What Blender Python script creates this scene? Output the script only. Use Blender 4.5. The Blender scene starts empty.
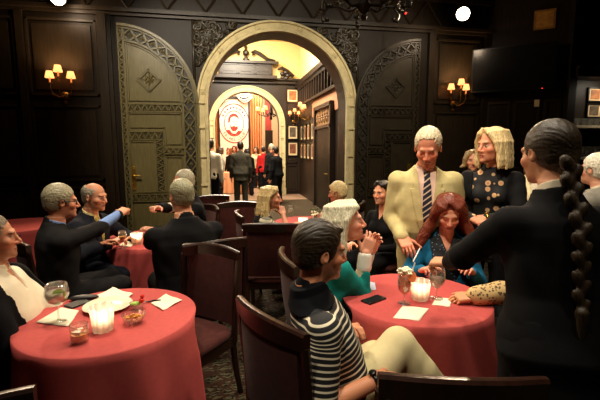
import bpy, math, random
import numpy as np
from mathutils import Vector, Matrix
random.seed(7); RS = np.random.RandomState(5)
SC = bpy.context.scene; COL = SC.collection
R_ = math.radians
# ------------------------------------------------------------------ camera frame
F = 400.0; TILT = math.atan(52/F); YAW = R_(10.6); CAMH = 1.65
CY, SY = math.cos(YAW), math.sin(YAW)
def cw(X, D, Z=0.0):                       # a place given as right / ahead of where one stands -> room coordinates
    return Vector((X*CY + D*SY, -X*SY + D*CY, Z))
def _ray(px, py):
    x = (px-300)/F; y = (200-py)/F
    return x, math.cos(TILT)+y*math.sin(TILT), -math.sin(TILT)+y*math.cos(TILT)
def at(px, py, d):
    x, f, z = _ray(px, py); t = d/f
    return cw(x*t, d, CAMH+z*t)
def onz(px, py, z):
    x, f, k = _ray(px, py); t = (z-CAMH)/k
    return cw(x*t, f*t, z)
def onwall(px, py, Y=7.3):
    x, f, z = _ray(px, py)
    wy = -x*SY+f*CY; t = Y/wy
    return cw(x*t, f*t, CAMH+z*t)
# ------------------------------------------------------------------ materials
MATS = {}
def _nodes(name):
    m = bpy.data.materials.new(name); m.use_nodes = True
    nt = m.node_tree; return m, nt, nt.nodes['Principled BSDF']
def lin(c):                                # sRGB 0..255 -> linear
    return tuple(((v/255)/12.92 if v/255 <= .04045 else ((v/255+.055)/1.055)**2.4) for v in c[:3])
def mat(name, rgb, rough=.6, metal=0., var=.15, scale=12., bump=.0, bscale=60., spec=.5, trans=0., ior=1.45, emit=None, estr=0., stretch=(1,1,1), sheen=0., alpha=1.):
    if name in MATS: return MATS[name]
    m, nt, b = _nodes(name); N = nt.nodes; L = nt.links
    c = lin(rgb)
    tc = N.new('ShaderNodeTexCoord'); mp = N.new('ShaderNodeMapping'); mp.inputs['Scale'].default_value = stretch
    L.new(tc.outputs['Object'], mp.inputs['Vector'])
    if var > 0:
        nz = N.new('ShaderNodeTexNoise'); nz.inputs['Scale'].default_value = scale; nz.inputs['Detail'].default_value = 4
        L.new(mp.outputs['Vector'], nz.inputs['Vector'])
        cr = N.new('ShaderNodeValToRGB')
        cr.color_ramp.elements[0].position = .3; cr.color_ramp.elements[1].position = .7
        cr.color_ramp.elements[0].color = tuple(v*(1-var) for v in c)+(1,)
        cr.color_ramp.elements[1].color = tuple(min(1, v*(1+var)) for v in c)+(1,)
        L.new(nz.outputs['Fac'], cr.inputs['Fac']); L.new(cr.outputs['Color'], b.inputs['Base Color'])
    else: b.inputs['Base Color'].default_value = c+(1,)
    b.inputs['Roughness'].default_value = rough; b.inputs['Metallic'].default_value = metal
    b.inputs['Specular IOR Level'].default_value = spec
    b.inputs['Transmission Weight'].default_value = trans; b.inputs['IOR'].default_value = ior
    if sheen: b.inputs['Sheen Weight'].default_value = sheen
    if emit:
        b.inputs['Emission Color'].default_value = lin(emit)+(1,); b.inputs['Emission Strength'].default_value = estr
    if bump > 0:
        n2 = N.new('ShaderNodeTexNoise'); n2.inputs['Scale'].default_value = bscale; n2.inputs['Detail'].default_value = 3
        L.new(mp.outputs['Vector'], n2.inputs['Vector'])
        bp = N.new('ShaderNodeBump'); bp.inputs['Strength'].default_value = bump; bp.inputs['Distance'].default_value = .01
        L.new(n2.outputs['Fac'], bp.inputs['Height']); L.new(bp.outputs['Normal'], b.inputs['Normal'])
    MATS[name] = m; return m
def mat_attr(name, attr='col', rough=.5, sss=0.):     # colour carried by the mesh (skin tone, lips, brows)
    if name in MATS: return MATS[name]
    m, nt, b = _nodes(name)
    a = nt.nodes.new('ShaderNodeAttribute'); a.attribute_name = attr
    nt.links.new(a.outputs['Color'], b.inputs['Base Color']); b.inputs['Roughness'].default_value = rough
    b.inputs['Specular IOR Level'].default_value = .35
    MATS[name] = m; return m
def mat_bands(name, c1, c2, freq, duty=.5, attr='u', rough=.8):   # woven stripes along a coordinate of the cloth
    if name in MATS: return MATS[name]
    m, nt, b = _nodes(name); N = nt.nodes; L = nt.links
    a = N.new('ShaderNodeAttribute'); a.attribute_name = attr
    mu = N.new('ShaderNodeMath'); mu.operation = 'MULTIPLY'; mu.inputs[1].default_value = freq
    fr = N.new('ShaderNodeMath'); fr.operation = 'FRACT'
    gt = N.new('ShaderNodeMath'); gt.operation = 'GREATER_THAN'; gt.inputs[1].default_value = duty
    mx = N.new('ShaderNodeMix'); mx.data_type = 'RGBA'
    mx.inputs['A'].default_value = lin(c1)+(1,); mx.inputs['B'].default_value = lin(c2)+(1,)
    L.new(a.outputs['Fac'], mu.inputs[0]); L.new(mu.outputs[0], fr.inputs[0]); L.new(fr.outputs[0], gt.inputs[0])
    L.new(gt.outputs[0], mx.inputs['Factor']); L.new(mx.outputs['Result'], b.inputs['Base Color'])
    b.inputs['Roughness'].default_value = rough
    MATS[name] = m; return m
def mat_spots(name, base, spots, scale, thr=.35, rough=.8, centre=None, mask=None):
    if name in MATS: return MATS[name]
    m, nt, b = _nodes(name); N = nt.nodes; L = nt.links
    tc = N.new('ShaderNodeTexCoord'); v = N.new('ShaderNodeTexVoronoi'); v.inputs['Scale'].default_value = scale
    L.new(tc.outputs['Object'], v.inputs['Vector'])
    cr = N.new('ShaderNodeValToRGB'); e = cr.color_ramp.elements
    e[0].position = 0; e[0].color = lin(centre or spots)+(1,)
    e[1].position = thr*.55; e[1].color = lin(spots)+(1,)
    x = e.new(thr); x.color = lin(spots)+(1,)
    x = e.new(thr+.04); x.color = lin(base)+(1,)
    L.new(v.outputs['Distance'], cr.inputs['Fac']); L.new(cr.outputs['Color'], b.inputs['Base Color'])
    b.inputs['Roughness'].default_value = rough
    MATS[name] = m; return m
# ------------------------------------------------------------------ objects
def props(o, label=None, cat=None, group=None, kind=None):
    if label: o['label'] = label
    if cat: o['category'] = cat
    if group: o['group'] = group
    if kind: o['kind'] = kind
    return o
def root(name, label, cat, loc, rotz=0., group=None):
    o = bpy.data.objects.new(name, None); COL.objects.link(o); o.location = loc; o.rotation_euler = (0, 0, rotz)
    o.empty_display_size = .1
    return props(o, label, cat, group)
def mesh_np(name, V, Fq, m, parent=None, smooth=True, col=None, u=None):
    me = bpy.data.meshes.new(name)
    n = len(V); k = Fq.shape[1]; q = len(Fq)
    me.vertices.add(n); me.vertices.foreach_set('co', np.ascontiguousarray(V, np.float32).ravel())
    me.loops.add(q*k); me.loops.foreach_set('vertex_index', np.ascontiguousarray(Fq, np.int32).ravel())
    me.polygons.add(q); me.polygons.foreach_set('loop_start', np.arange(0, q*k, k, dtype=np.int32))
    me.update(calc_edges=True); me.validate()
    if smooth: me.shade_smooth()
    if col is not None:
        a = me.color_attributes.new('col', 'FLOAT_COLOR', 'POINT')
        a.data.foreach_set('color', np.concatenate([col, np.ones((n, 1))], 1).astype(np.float32).ravel())
    if u is not None:
        a = me.attributes.new('u', 'FLOAT', 'POINT'); a.data.foreach_set('value', np.asarray(u, np.float32))
    if m: me.materials.append(m)
    o = bpy.data.objects.new(name, me); COL.objects.link(o)
    if parent: o.parent = parent
    return o
class Geo:
    def __init__(s): s.v = []; s.f = []; s.M = None
    def _add(s, vs, fs):
        b = len(s.v)
        if s.M is not None: vs = [s.M @ Vector(v) for v in vs]
        s.v += [tuple(v) for v in vs]; s.f += [tuple(i+b for i in f) for f in fs]
    def box(s, c, d, rz=0., M=None):
        c = Vector(c); h = Vector(d)/2; vs = []
        Rm = M if M is not None else Matrix.Rotation(rz, 3, 'Z')
        for x in (-1, 1):
            for y in (-1, 1):
                for z in (-1, 1): vs.append(c+Rm @ Vector((x*h.x, y*h.y, z*h.z)))
        s._add(vs, [(0, 1, 3, 2), (4, 6, 7, 5), (0, 4, 5, 1), (2, 3, 7, 6), (0, 2, 6, 4), (1, 5, 7, 3)]); return s
    def box2(s, lo, hi): 
        lo = Vector(lo); hi = Vector(hi); return s.box((lo+hi)/2, hi-lo)
    def tube(s, pts, r, n=8, flat=1.0, up=(0, 0, 1)):
        pts = [Vector(p) for p in pts]; k = len(pts); rr = r if isinstance(r, (list, tuple)) else [r]*k
        vs = []; fs = []; prev = None
        for i, p in enumerate(pts):
            t = (pts[min(i+1, k-1)]-pts[max(i-1, 0)]).normalized()
            if prev is None:
                a = Vector(up); a = a if abs(a.dot(t)) < .95 else Vector((1, 0, 0)) if abs(t.x) < .9 else Vector((0, 1, 0))
                e1 = (a-t*a.dot(t)).normalized()
            else: e1 = (prev-t*prev.dot(t)).normalized()
            prev = e1; e2 = t.cross(e1)
            for j in range(n):
                a = 2*math.pi*j/n; vs.append(p+(e1*math.cos(a)*flat+e2*math.sin(a))*rr[i])
        for i in range(k-1):
            for j in range(n): fs.append((i*n+j, i*n+(j+1) % n, (i+1)*n+(j+1) % n, (i+1)*n+j))
        fs.append(tuple(range(n))[::-1]); fs.append(tuple((k-1)*n+j for j in range(n)))
        s._add(vs, fs); return s
    def lathe(s, prof, c=(0, 0, 0), n=24, fr=None):
        c = Vector(c); vs = []; fs = []; k = len(prof)
        for i, (r, z) in enumerate(prof):
            for j in range(n):
                a = 2*math.pi*j/n; q = r*(fr(a, z) if fr else 1.)
                vs.append(c+Vector((q*math.cos(a), q*math.sin(a), z)))
        for i in range(k-1):
            for j in range(n): fs.append((i*n+j, i*n+(j+1) % n, (i+1)*n+(j+1) % n, (i+1)*n+j))
        if prof[0][0] > 0: fs.append(tuple(range(n))[::-1])
        if prof[-1][0] > 0: fs.append(tuple((k-1)*n+j for j in range(n)))
        s._add(vs, fs); return s
    def ball(s, c, r, n=10, M=None):
        c = Vector(c); r = Vector((r, r, r)) if not isinstance(r, (tuple, list, Vector)) else Vector(r)
        vs = [];fs = []; k = max(4, n//2+1)
        for i in range(k+1):
            a = math.pi*i/k
            for j in range(n):
                b = 2*math.pi*j/n
                q = Vector((r.x*math.sin(a)*math.cos(b), r.y*math.sin(a)*math.sin(b), -r.z*math.cos(a)))
                vs.append(c+(M @ q if M is not None else q))
        for i in range(k):
            for j in range(n): fs.append((i*n+j, i*n+(j+1) % n, (i+1)*n+(j+1) % n, (i+1)*n+j))
        s._add(vs, fs); return s
    def prism(s, poly, o, ex, ey, depth):      # polygon in plane (o, ex, ey), thickened along ex x ey
        o = Vector(o); ex = Vector(ex); ey = Vector(ey); nn = ex.cross(ey).normalized()*depth; k = len(poly)
        a = [o+ex*x+ey*y for x, y in poly]
        s._add(a+[p+nn for p in a], [tuple(range(k))[::-1], tuple(range(k, 2*k))]+[(i, (i+1) % k, k+(i+1) % k, k+i) for i in range(k)]); return s
    def pyr(s, base, apex):
        k = len(base); s._add(list(base)+[apex], [(i, (i+1) % k, k) for i in range(k)]); return s
    def strip(s, a, b, close=False):
        k = len(a); m = k if close else k-1
        s._add(list(a)+list(b), [(i, (i+1) % k, k+(i+1) % k, k+i) for i in range(m)]); return s
    def build(s, name, m, parent=None, smooth=False, **kw):
        me = bpy.data.meshes.new(name); me.from_pydata(s.v, [], s.f); me.validate()
        import bmesh
        bm = bmesh.new(); bm.from_mesh(me)
        bmesh.ops.remove_doubles(bm, verts=bm.verts, dist=1e-6)
        bmesh.ops.recalc_face_normals(bm, faces=bm.faces); bm.to_mesh(me); bm.free()
        if smooth:
            me.shade_smooth()
            if smooth != 'all': 
                try: me.set_sharp_from_angle(angle=R_(40))
                except Exception: pass
        if m: me.materials.append(m)
        o = bpy.data.objects.new(name, me); COL.objects.link(o)
        if parent: o.parent = parent
        return props(o, **kw)
def bevel(o, w=.004, n=2):
    b = o.modifiers.new('Bevel', 'BEVEL'); b.width = w; b.segments = n; b.limit_method = 'ANGLE'; return o
def copy_tree(o, parent=None):
    c = o.copy(); COL.objects.link(c); c.parent = parent
    for ch in [x for x in bpy.data.objects if x.parent == o and x != c]: copy_tree(ch, c)
    return c
# ------------------------------------------------------------------ distance fields -> meshes (bodies, clothes, hair)
def smin(a, b, k):
    if k <= 0: return np.minimum(a, b)
    h = np.clip(.5+.5*(b-a)/k, 0, 1); return b*(1-h)+a*h-k*h*(1-h)
def vec(p): return np.array([p[0], p[1], p[2]], float)
def p_cap(a, b, ra, rb):
    a = vec(a); b = vec(b); ab = b-a; L2 = max(ab.dot(ab), 1e-9)
    def fn(X, Y, Z):
        t = np.clip(((X-a[0])*ab[0]+(Y-a[1])*ab[1]+(Z-a[2])*ab[2])/L2, 0, 1)
        return np.sqrt((X-a[0]-t*ab[0])**2+(Y-a[1]-t*ab[1])**2+(Z-a[2]-t*ab[2])**2)-(ra+(rb-ra)*t)
    r = max(ra, rb)
    return np.minimum(a, b)-r, np.maximum(a, b)+r, fn
def _wrap(M, lo, hi, f):                    # local primitive -> field frame
    M = np.array(M, float); A = M[:3, :3]; sc = abs(np.linalg.det(A))**(1/3); Ai = np.linalg.inv(A); t = M[:3, 3]
    cs = np.array([[x, y, z] for x in (lo[0], hi[0]) for y in (lo[1], hi[1]) for z in (lo[2], hi[2])]) @ A.T+t
    def fn(X, Y, Z):
        x = X-t[0]; y = Y-t[1]; z = Z-t[2]
        return f(Ai[0, 0]*x+Ai[0, 1]*y+Ai[0, 2]*z, Ai[1, 0]*x+Ai[1, 1]*y+Ai[1, 2]*z, Ai[2, 0]*x+Ai[2, 1]*y+Ai[2, 2]*z)*sc
    return cs.min(0), cs.max(0), fn
def p_ell(M, c, r, rot=None):
    T = Matrix.Translation(Vector(c)) @ (rot.to_4x4() if rot is not None else Matrix.Identity(4))
    r = np.array(r if hasattr(r, '__len__') else (r, r, r), float)
    def f(x, y, z):
        k0 = np.sqrt((x/r[0])**2+(y/r[1])**2+(z/r[2])**2)+1e-9
        k1 = np.sqrt((x/r[0]**2)**2+(y/r[1]**2)**2+(z/r[2]**2)**2)+1e-9
        return k0*(k0-1)/k1
    return _wrap((M if M is not None else Matrix.Identity(4)) @ T, -r, r, f)
def p_box(M, c, h, rad, rot=None):
    T = Matrix.Translation(Vector(c)) @ (rot.to_4x4() if rot is not None else Matrix.Identity(4))
    h = np.array(h, float); q = h-rad
    def f(x, y, z):
        a = np.abs(x)-q[0]; b = np.abs(y)-q[1]; c_ = np.abs(z)-q[2]
        return np.sqrt(np.maximum(a, 0)**2+np.maximum(b, 0)**2+np.maximum(c_, 0)**2)+np.minimum(np.maximum(a, np.maximum(b, c_)), 0)-rad
    return _wrap((M if M is not None else Matrix.Identity(4)) @ T, -h, h, f)
def p_loft(M, rings, off=0., z0=None, z1=None):
    rg = np.array(rings, float); zs = rg[:, 0]
    z0 = zs[0] if z0 is None else z0; z1 = zs[-1] if z1 is None else z1
    hw = rg[:, 1]+off; hd = rg[:, 2]+off
    def f(x, y, z):
        a = np.interp(z, zs, hw); b = np.interp(z, zs, hd); yo = np.interp(z, zs, rg[:, 3]); y = y-yo
        k0 = (np.abs(x/a)**2.3+np.abs(y/b)**2.3)**(1/2.3)+1e-9
        d = (k0-1)*np.minimum(a, b)*.9+0*z
        return np.maximum(d, np.maximum(z0-z, z-z1))
    m = max(hw.max(), hd.max()+np.abs(rg[:, 3]).max())
    return _wrap(M, (-m, -m, z0), (m, m, z1), f)
def p_fn(M, lo, hi, f): return _wrap(M, lo, hi, f)
class Field:
    def __init__(s): s.ops = []; s.post = []
    def add(s, p, k=.01): s.ops.append((0, p, k)); return s
    def sub(s, p, k=.004): s.ops.append((1, p, k)); return s
    def cut(s, p): s.ops.append((2, p, 0)); return s          # keep only what lies inside p
    def bounds(s):
        lo = np.min([p[0] for m, p, k in s.ops if m == 0], 0); hi = np.max([p[1] for m, p, k in s.ops if m == 0], 0); return lo, hi
    def mesh(s, h, fine=()):
        lo, hi = s.bounds(); lo = lo-3*h; hi = hi+3*h; ax = []
        for i in range(3):
            iv = [(a[i]-hf*2, b[i]+hf*2, hf) for a, b, hf in fine]; x = lo[i]; xs = [x]
            while x < hi[i]:
                st = h
                for a, b, hf in iv:
                    if a-1e-6 <= x < b: st = min(st, hf)
                    elif x < a < x+st: st = min(st, max(a-x, hf))
                x += st; xs.append(x)
            ax.append(np.array(xs, np.float32))
        xs, ys, zs = ax
        D = np.full((len(xs), len(ys), len(zs)), .5, np.float32)
        for m, (a, b, fn), k in s.ops:
            if m == 2:
                D = np.maximum(D, fn(xs[:, None, None], ys[None, :, None], zs[None, None, :])).astype(np.float32); continue
            pad = k+2.2*h
            sl = []
            for i, x in enumerate(ax):
                i0 = max(0, int(np.searchsorted(x, a[i]-pad))-1); i1 = min(len(x), int(np.searchsorted(x, b[i]+pad))+1); sl.append(slice(i0, i1))
            if any(q.stop-q.start < 2 for q in sl): continue
            sl = tuple(sl)
            d = fn(xs[sl[0]][:, None, None], ys[sl[1]][None, :, None], zs[sl[2]][None, None, :])
            S = D[sl]
            D[sl] = smin(S, d, k) if m == 0 else -smin(-S, d, k)
        for p in s.post: D = (D+p(xs[:, None, None], ys[None, :, None], zs[None, None, :])).astype(np.float32)
        return nets(D, xs, ys, zs)
def nets(D, xs, ys, zs):
    I = D < 0
    cnt = np.zeros(tuple(n-1 for n in D.shape), np.int8)
    for i in (0, 1):
        for j in (0, 1):
            for k in (0, 1): cnt += I[i:D.shape[0]-1+i, j:D.shape[1]-1+j, k:D.shape[2]-1+k]
    A = np.argwhere((cnt > 0) & (cnt < 8))
    if len(A) == 0: return np.zeros((0, 3)), np.zeros((0, 4), int)
    idx = np.full(cnt.shape, -1, np.int32); idx[A[:, 0], A[:, 1], A[:, 2]] = np.arange(len(A))
    offs = [(i, j, k) for i in (0, 1) for j in (0, 1) for k in (0, 1)]
    vals = [D[A[:, 0]+o[0], A[:, 1]+o[1], A[:, 2]+o[2]] for o in offs]
    pos = [np.stack([xs[A[:, 0]+o[0]], ys[A[:, 1]+o[1]], zs[A[:, 2]+o[2]]], 1) for o in offs]
    S = np.zeros((len(A), 3)); C = np.zeros(len(A))
    for a in range(8):
        for b in range(a+1, 8):
            if sum(abs(offs[a][q]-offs[b][q]) for q in range(3)) != 1: continue
            cr = (vals[a] < 0) != (vals[b] < 0)
            t = np.where(cr, vals[a]/np.where(cr, vals[a]-vals[b], 1), 0)
            S += np.where(cr[:, None], pos[a]+(pos[b]-pos[a])*t[:, None], 0); C += cr
    V = S/np.maximum(C, 1)[:, None]
    Q = []
    for axis in range(3):
        sl0 = [slice(None)]*3; sl1 = [slice(None)]*3; sl0[axis] = slice(0, -1); sl1[axis] = slice(1, None)
        ch = I[tuple(sl0)] != I[tuple(sl1)]
        E = np.argwhere(ch); o1, o2 = (axis+1) % 3, (axis+2) % 3
        ok = (E[:, o1] > 0) & (E[:, o2] > 0) & (E[:, o1] < D.shape[o1]-1) & (E[:, o2] < D.shape[o2]-1); E = E[ok]
        if not len(E): continue
        def c(d1, d2):
            e = E.copy(); e[:, o1] += d1; e[:, o2] += d2; return idx[e[:, 0], e[:, 1], e[:, 2]]
        q = np.stack([c(-1, -1), c(0, -1), c(0, 0), c(-1, 0)], 1)
        ins = I[E[:, 0], E[:, 1], E[:, 2]]
        q[~ins] = q[~ins][:, ::-1]; Q.append(q)
    Q = np.concatenate(Q); Q = Q[(Q >= 0).all(1)]
    return V, Q
# ------------------------------------------------------------------ people
MALE = [(-.13, .14, .10, -.01), (-.06, .172, .122, -.015), (.03, .168, .118, 0), (.13, .158, .108, .008), (.24, .168, .112, .008), (.33, .176, .114, 0), (.39, .166, .1, -.006), (.425, .138, .084, -.012), (.46, .092, .068, -.014), (.49, .062, .06, -.012), (.53, .055, .055, -.004)]
FEM = [(-.13, .15, .11, -.01), (-.06, .178, .125, -.015), (.03, .16, .112, 0), (.13, .134, .095, .006), (.24, .142, .098, .006), (.33, .148, .1, 0), (.38, .136, .09, -.006), (.415, .108, .074, -.012), (.448, .074, .06, -.014), (.48, .053, .052, -.012), (.52, .046, .047, -.004)]
def sstep(d, w): return np.clip(.5-d/w, 0, 1)
def wrinkle(amp, f=1., seed=0):
    r = np.random.RandomState(seed); w = r.uniform(-1, 1, (6, 3))*55*f; ph = r.uniform(0, 6, 6)
    def fn(X, Y, Z):
        q = 0
        for i in range(6): q = q+np.sin(X*w[i, 0]+Y*w[i, 1]+Z*w[i, 2]*.7+ph[i])
        return amp*q/2.5
    return fn
def frame(o, x, y, z):
    return Matrix(((x[0], y[0], z[0], o[0]), (x[1], y[1], z[1], o[1]), (x[2], y[2], z[2], o[2]), (0, 0, 0, 1)))
HAND = {  # curl per joint for index..little, thumb bend
    'relaxed': ((22, 30, 20), (28, 34, 22), (33, 38, 24), (38, 40, 25), 25),
    'flat': ((6, 8, 5), (8, 9, 6), (9, 10, 7), (12, 12, 8), 10),
    'fist': ((80, 95, 55), (84, 97, 55), (86, 97, 55), (88, 95, 55), 60),
    'grip': ((45, 48, 25), (50, 50, 28), (55, 52, 28), (60, 55, 28), 40),
    'pinch': ((50, 45, 25), (58, 60, 35), (65, 70, 40), (70, 72, 40), 35),
    'point': ((12, 15, 8), (70, 85, 50), (78, 90, 50), (80, 90, 50), 50),
    'spread': ((14, 18, 10), (10, 14, 10), (12, 18, 12), (18, 24, 14), 15)}
def hand_prims(w, f, n, side, pose, s):
    f = Vector(f).normalized(); n = Vector(n); n = (n-f*n.dot(f)).normalized(); t = f.cross(n)*(1 if side > 0 else -1)
    out = []
    M = frame(w, t, f, n)
    out.append((p_box(M, (0, .047*s, 0), (.041*s, .05*s, .015*s), .014*s), .012))
    out.append((p_ell(M, (.022*s, .03*s, .010*s), (.022*s, .034*s, .016*s)), .01))
    H = HAND[pose]; spread = 7 if pose == 'spread' else 3
    for i in range(4):
        L = (.070, .079, .073, .056)[i]*s; r = (.0088, .0090, .0086, .0076)[i]*s
        p = Vector(w)+f*(.090, .094, .091, .083)[i]*s+t*(.031, .0105, -.0105, -.030)[i]*s
        a0 = R_((1.4, .4, -.5, -1.5)[i]*spread); d0 = (f*math.cos(a0)+t*math.sin(a0)); ang = 0
        out.append((p_cap(Vector(w)+f*.06*s+t*(.026, .009, -.009, -.025)[i]*s, p, r*1.1, r*1.08), .008))
        for j in range(3):
            ang += R_(H[i][j]); d = d0*math.cos(ang)+n*math.sin(ang)
            q = p+d*L*(.45, .31, .24)[j]; out.append((p_cap(p, q, r*(1-.07*j), r*(.94-.09*j)), .002)); p = q
    b = R_(H[4]); d1 = (f*.62+t*.72+n*.25).normalized(); d2 = (d1*math.cos(b)+(n*.55+f*.6-t*.35).normalized()*math.sin(b)).normalized()
    p = Vector(w)+f*.024*s+t*.028*s
    q = p+d1*.042*s; out.append((p_cap(p, q, .0135*s, .011*s), .008)); q2 = q+(d1+d2).normalized()*.033*s; out.append((p_cap(q, q2, .0105*s, .0098*s), .003))
    q3 = q2+d2*.026*s; out.append((p_cap(q2, q3, .0097*s, .008*s), .003))
    return out
class P: pass
def ik(a, t, L1, L2, hint):
    a = Vector(a); t = Vector(t); v = t-a; d = v.length; short = max(0, d-.995*(L1+L2)); d = min(d, .995*(L1+L2)); d = max(d, abs(L1-L2)+.02)
    u = v.normalized(); w = a+u*d; pr = (L1*L1-L2*L2+d*d)/(2*d); h = math.sqrt(max(L1*L1-pr*pr, 0))
    k = Vector(hint); k = (k-u*k.dot(u)).normalized()
    return a+u*pr+k*h, w, short
DET = {1: (.013, .0038, .0048, .0088, .0042), 2: (.018, .0055, .0068, .0115, .0065), 3: (.03, .011, .014, .02, .011)}
SHORT_ARMS = []
def person(label, head, phi, pose='sit', sex='m', s=1., lean=6, roll=0, twist=0, hy=0, hp=0, hr=0, hs=1., skin=(205, 150, 118), lips=(160, 85, 75), brow=(70, 55, 45), eyes='open',
           stubble=0., ears=True, wr=None, wl=None, er=None, el=None, hand_r='relaxed', hand_l='relaxed', fr=None, fl=None, nr=None, nl=None, hair=None, outfit=(), leg_yaw=0,
           knees=None, ankles=None, det=1, belly=0., shoulders=1., group=None, seat=.46, smile=0., jaw=1., hair_label=None, hf=0.):
    p = P(); p.sex = sex; p.det = det; body_h, head_h, hand_h, p.ch, p.hh = DET[det]
    p.male = sex == 'm'; rings = [list(r) for r in (MALE if p.male else FEM)]
    for r in rings:
        r[1] *= shoulders; 
        if -.05 < r[0] < .3: r[2] += belly*(1-abs(r[0]-.12)/.2)*.6; r[3] += belly*.5*(1-abs(r[0]-.12)/.2); r[1] += belly*.35
    p.rings = rings
    head = Vector(head); rot = R_(phi)-YAW; Rz = Matrix.Rotation(rot, 3, 'Z')
    Lm = Matrix.Rotation(R_(twist), 4, 'Z') @ Matrix.Rotation(R_(roll), 4, 'Y') @ Matrix.Rotation(R_(-lean), 4, 'X')
    hc_t = Vector((0, .032+hf, (.642 if p.male else .63)-hf*.25))
    rel = Lm @ hc_t
    if pose == 'sit':
        hz = seat+.085; ts = (head.z-hz)/rel.z; ts = min(max(ts, .8), 1.15); s = s if s != 1. else min(1.05, max(.92, ts)); hipz = hz
    else:
        n = .905+rel.z; s = head.z/n; ts = s; hipz = .905*s
    p.s = s
    hip = Vector((0, 0, hipz)); p.hip = hip
    p.MT = Matrix.Translation(hip) @ Lm @ Matrix.Scale(ts, 4)
    hl = p.MT @ hc_t
    loc = head-Rz @ hl; loc.z = 0; p.loc = loc; p.rot = rot
    p.MH = Matrix.Translation(hl) @ (Matrix.Rotation(R_(hy), 4, 'Z') @ Matrix.Rotation(R_(-hp), 4, 'X') @ Matrix.Rotation(R_(hr), 4, 'Y')) @ Matrix.Scale(hs*(s if pose == 'sit' else s)*(1. if p.male else .95), 4)
    Ri = Rz.transposed()
    def w2l(q): return Ri @ (Vector(q)-loc)
    p.w2l = w2l
    sw = (.182 if p.male else .155)*shoulders; p.sh = {}; p.el = {}; p.wr = {}
    L1 = .285*s; L2 = .26*s
    for side, tgt, hint, nm in ((1, wr, er, 'right'), (-1, wl, el, 'left')):
        a = p.MT @ Vector((side*sw, -.004, .388 if p.male else .376))
        if tgt is None: t = Vector((side*.15, .36, hipz+.13)) if pose == 'sit' else a+Vector((side*.07, .05, -.535*s))
        else: t = w2l(tgt)
        h = Vector(hint) if hint else Vector((side*.6, -.6, -1.)) if pose == 'sit' or tgt is not None else Vector((side*.3, -1, 0))
        e, w, sh_ = ik(a, t, L1, L2, h)
        if sh_ > .02: SHORT_ARMS.append((label, nm, round(sh_, 2)))
        p.sh[side] = a; p.el[side] = e; p.wr[side] = w
    # legs
    p.hj = {}; p.kn = {}; p.an = {}; ly = Matrix.Rotation(R_(leg_yaw), 3, 'Z')
    for i, side in enumerate((1, -1)):
        hj = hip+ly @ Vector((side*.088*s, .0, -.02))
        if pose == 'sit':
            k = hip+ly @ Vector((side*.13, .42*s, -.02)); a = hip+ly @ Vector((side*.13, .40*s, 0)); a.z = .085
        else:
            k = hj+Vector((side*.012, .02, -.40*s)); a = Vector((hj.x+side*.02, -.01, .085*s))
        if knees and knees[i] is not None: k = w2l(knees[i])
        if ankles and ankles[i] is not None: a = w2l(ankles[i])
        p.hj[side] = hj; p.kn[side] = k; p.an[side] = a
    p.fwd = ly @ Vector((0, 1, 0))
    # ---- the body, one continuous surface
    B = Field(); m = p.MT
    B.add(p_loft(m, rings, -.004), .0)
    if not p.male:
        for sd in (1, -1): B.add(p_ell(m, (sd*.068, .085, .27), (.055, .045, .055)), .03)
    ru, re_, rw = (.049, .04, .029) if p.male else (.041, .034, .0245)
    for sd in (1, -1):
        B.add(p_ell(m, (sd*(sw-.008), -.004, .392 if p.male else .380), (.05 if p.male else .043,)*3), .04)
        B.add(p_cap(p.sh[sd], p.el[sd], ru*s, re_*s), .025); B.add(p_cap(p.el[sd], p.wr[sd], re_*s, rw*s), .015)
        kn, an = p.kn[sd], p.an[sd]
        B.add(p_cap(p.hj[sd], kn, .082*s, .056*s), .03)
        mid = kn+(an-kn)*.3; B.add(p_cap(kn, mid, .054*s, .054*s), .02); B.add(p_cap(mid, an, .054*s, .036*s), .02)
        ft = p.fwd if (an-kn).z < -.25 else p.fwd
        B.add(p_cap(an+Vector((0, 0, -.045)), an+ft*.16*s+Vector((0, 0, -.06)), .038*s, .026*s), .02)
    nb = m @ Vector((0, -.012, .44)); H = p.MH
    B.add(p_cap(nb, H @ Vector((0, -.025, -.05)), (.06 if p.male else .049)*s, (.056 if p.male else .046)*s), .025)
    hfl = []
    def hd(q, k): B.add(q, k); hfl.append(q)
    j = jaw if p.male else jaw*.9
    hd(p_ell(H, (0, -.015, .035), (.076, .095, .085)), .02)
    hd(p_ell(H, (0, .025, -.035), (.061, .066, .076)), .03)
    hd(p_ell(H, (0, .036, -.078), (.047*j, .048, .036*j)), .025)
    hd(p_ell(H, (0, .078, -.098), (.02*j, .016, .016)), .02)
    for sd in (1, -1): hd(p_ell(H, (sd*.042, .056, -.024), (.023, .026, .022)), .02)
    hd(p_cap(H @ Vector((-.032, .079, .024)), H @ Vector((.032, .079, .024)), .014, .014), .016)
    for sd in (1, -1): B.sub(p_ell(H, (sd*.033, .103, .002), (.019, .02, .013)), .014)
    for sd in (1, -1): hd(p_ell(H, (sd*.032, .0735, .002), (.0135, .0125, .0115)), .004)
    if eyes == 'closed':
        pass
    hd(p_cap(H @ Vector((0, .086, .014)), H @ Vector((0, .109, -.030)), .009, .0125), .012)
    for sd in (1, -1): hd(p_ell(H, (sd*.012, .096, -.035), (.009, .012, .009)), .006)
    hd(p_ell(H, (0, .084, -.061), (.024, .013, .0068)), .006); hd(p_ell(H, (0, .083, -.073), (.021, .0125, .0075)), .006)
    B.sub(p_ell(H, (0, .100, -.0668), (.024, .010, .0022)), .003)
    if ears:
        for sd in (1, -1):
            hd(p_ell(H, (sd*.079, -.012, -.004), (.008, .019, .031), Matrix.Rotation(R_(-sd*18), 3, 'Z')), .006)
            B.sub(p_ell(H, (sd*.088, -.006, .0), (.006, .010, .016), Matrix.Rotation(R_(-sd*18), 3, 'Z')), .004)
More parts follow.
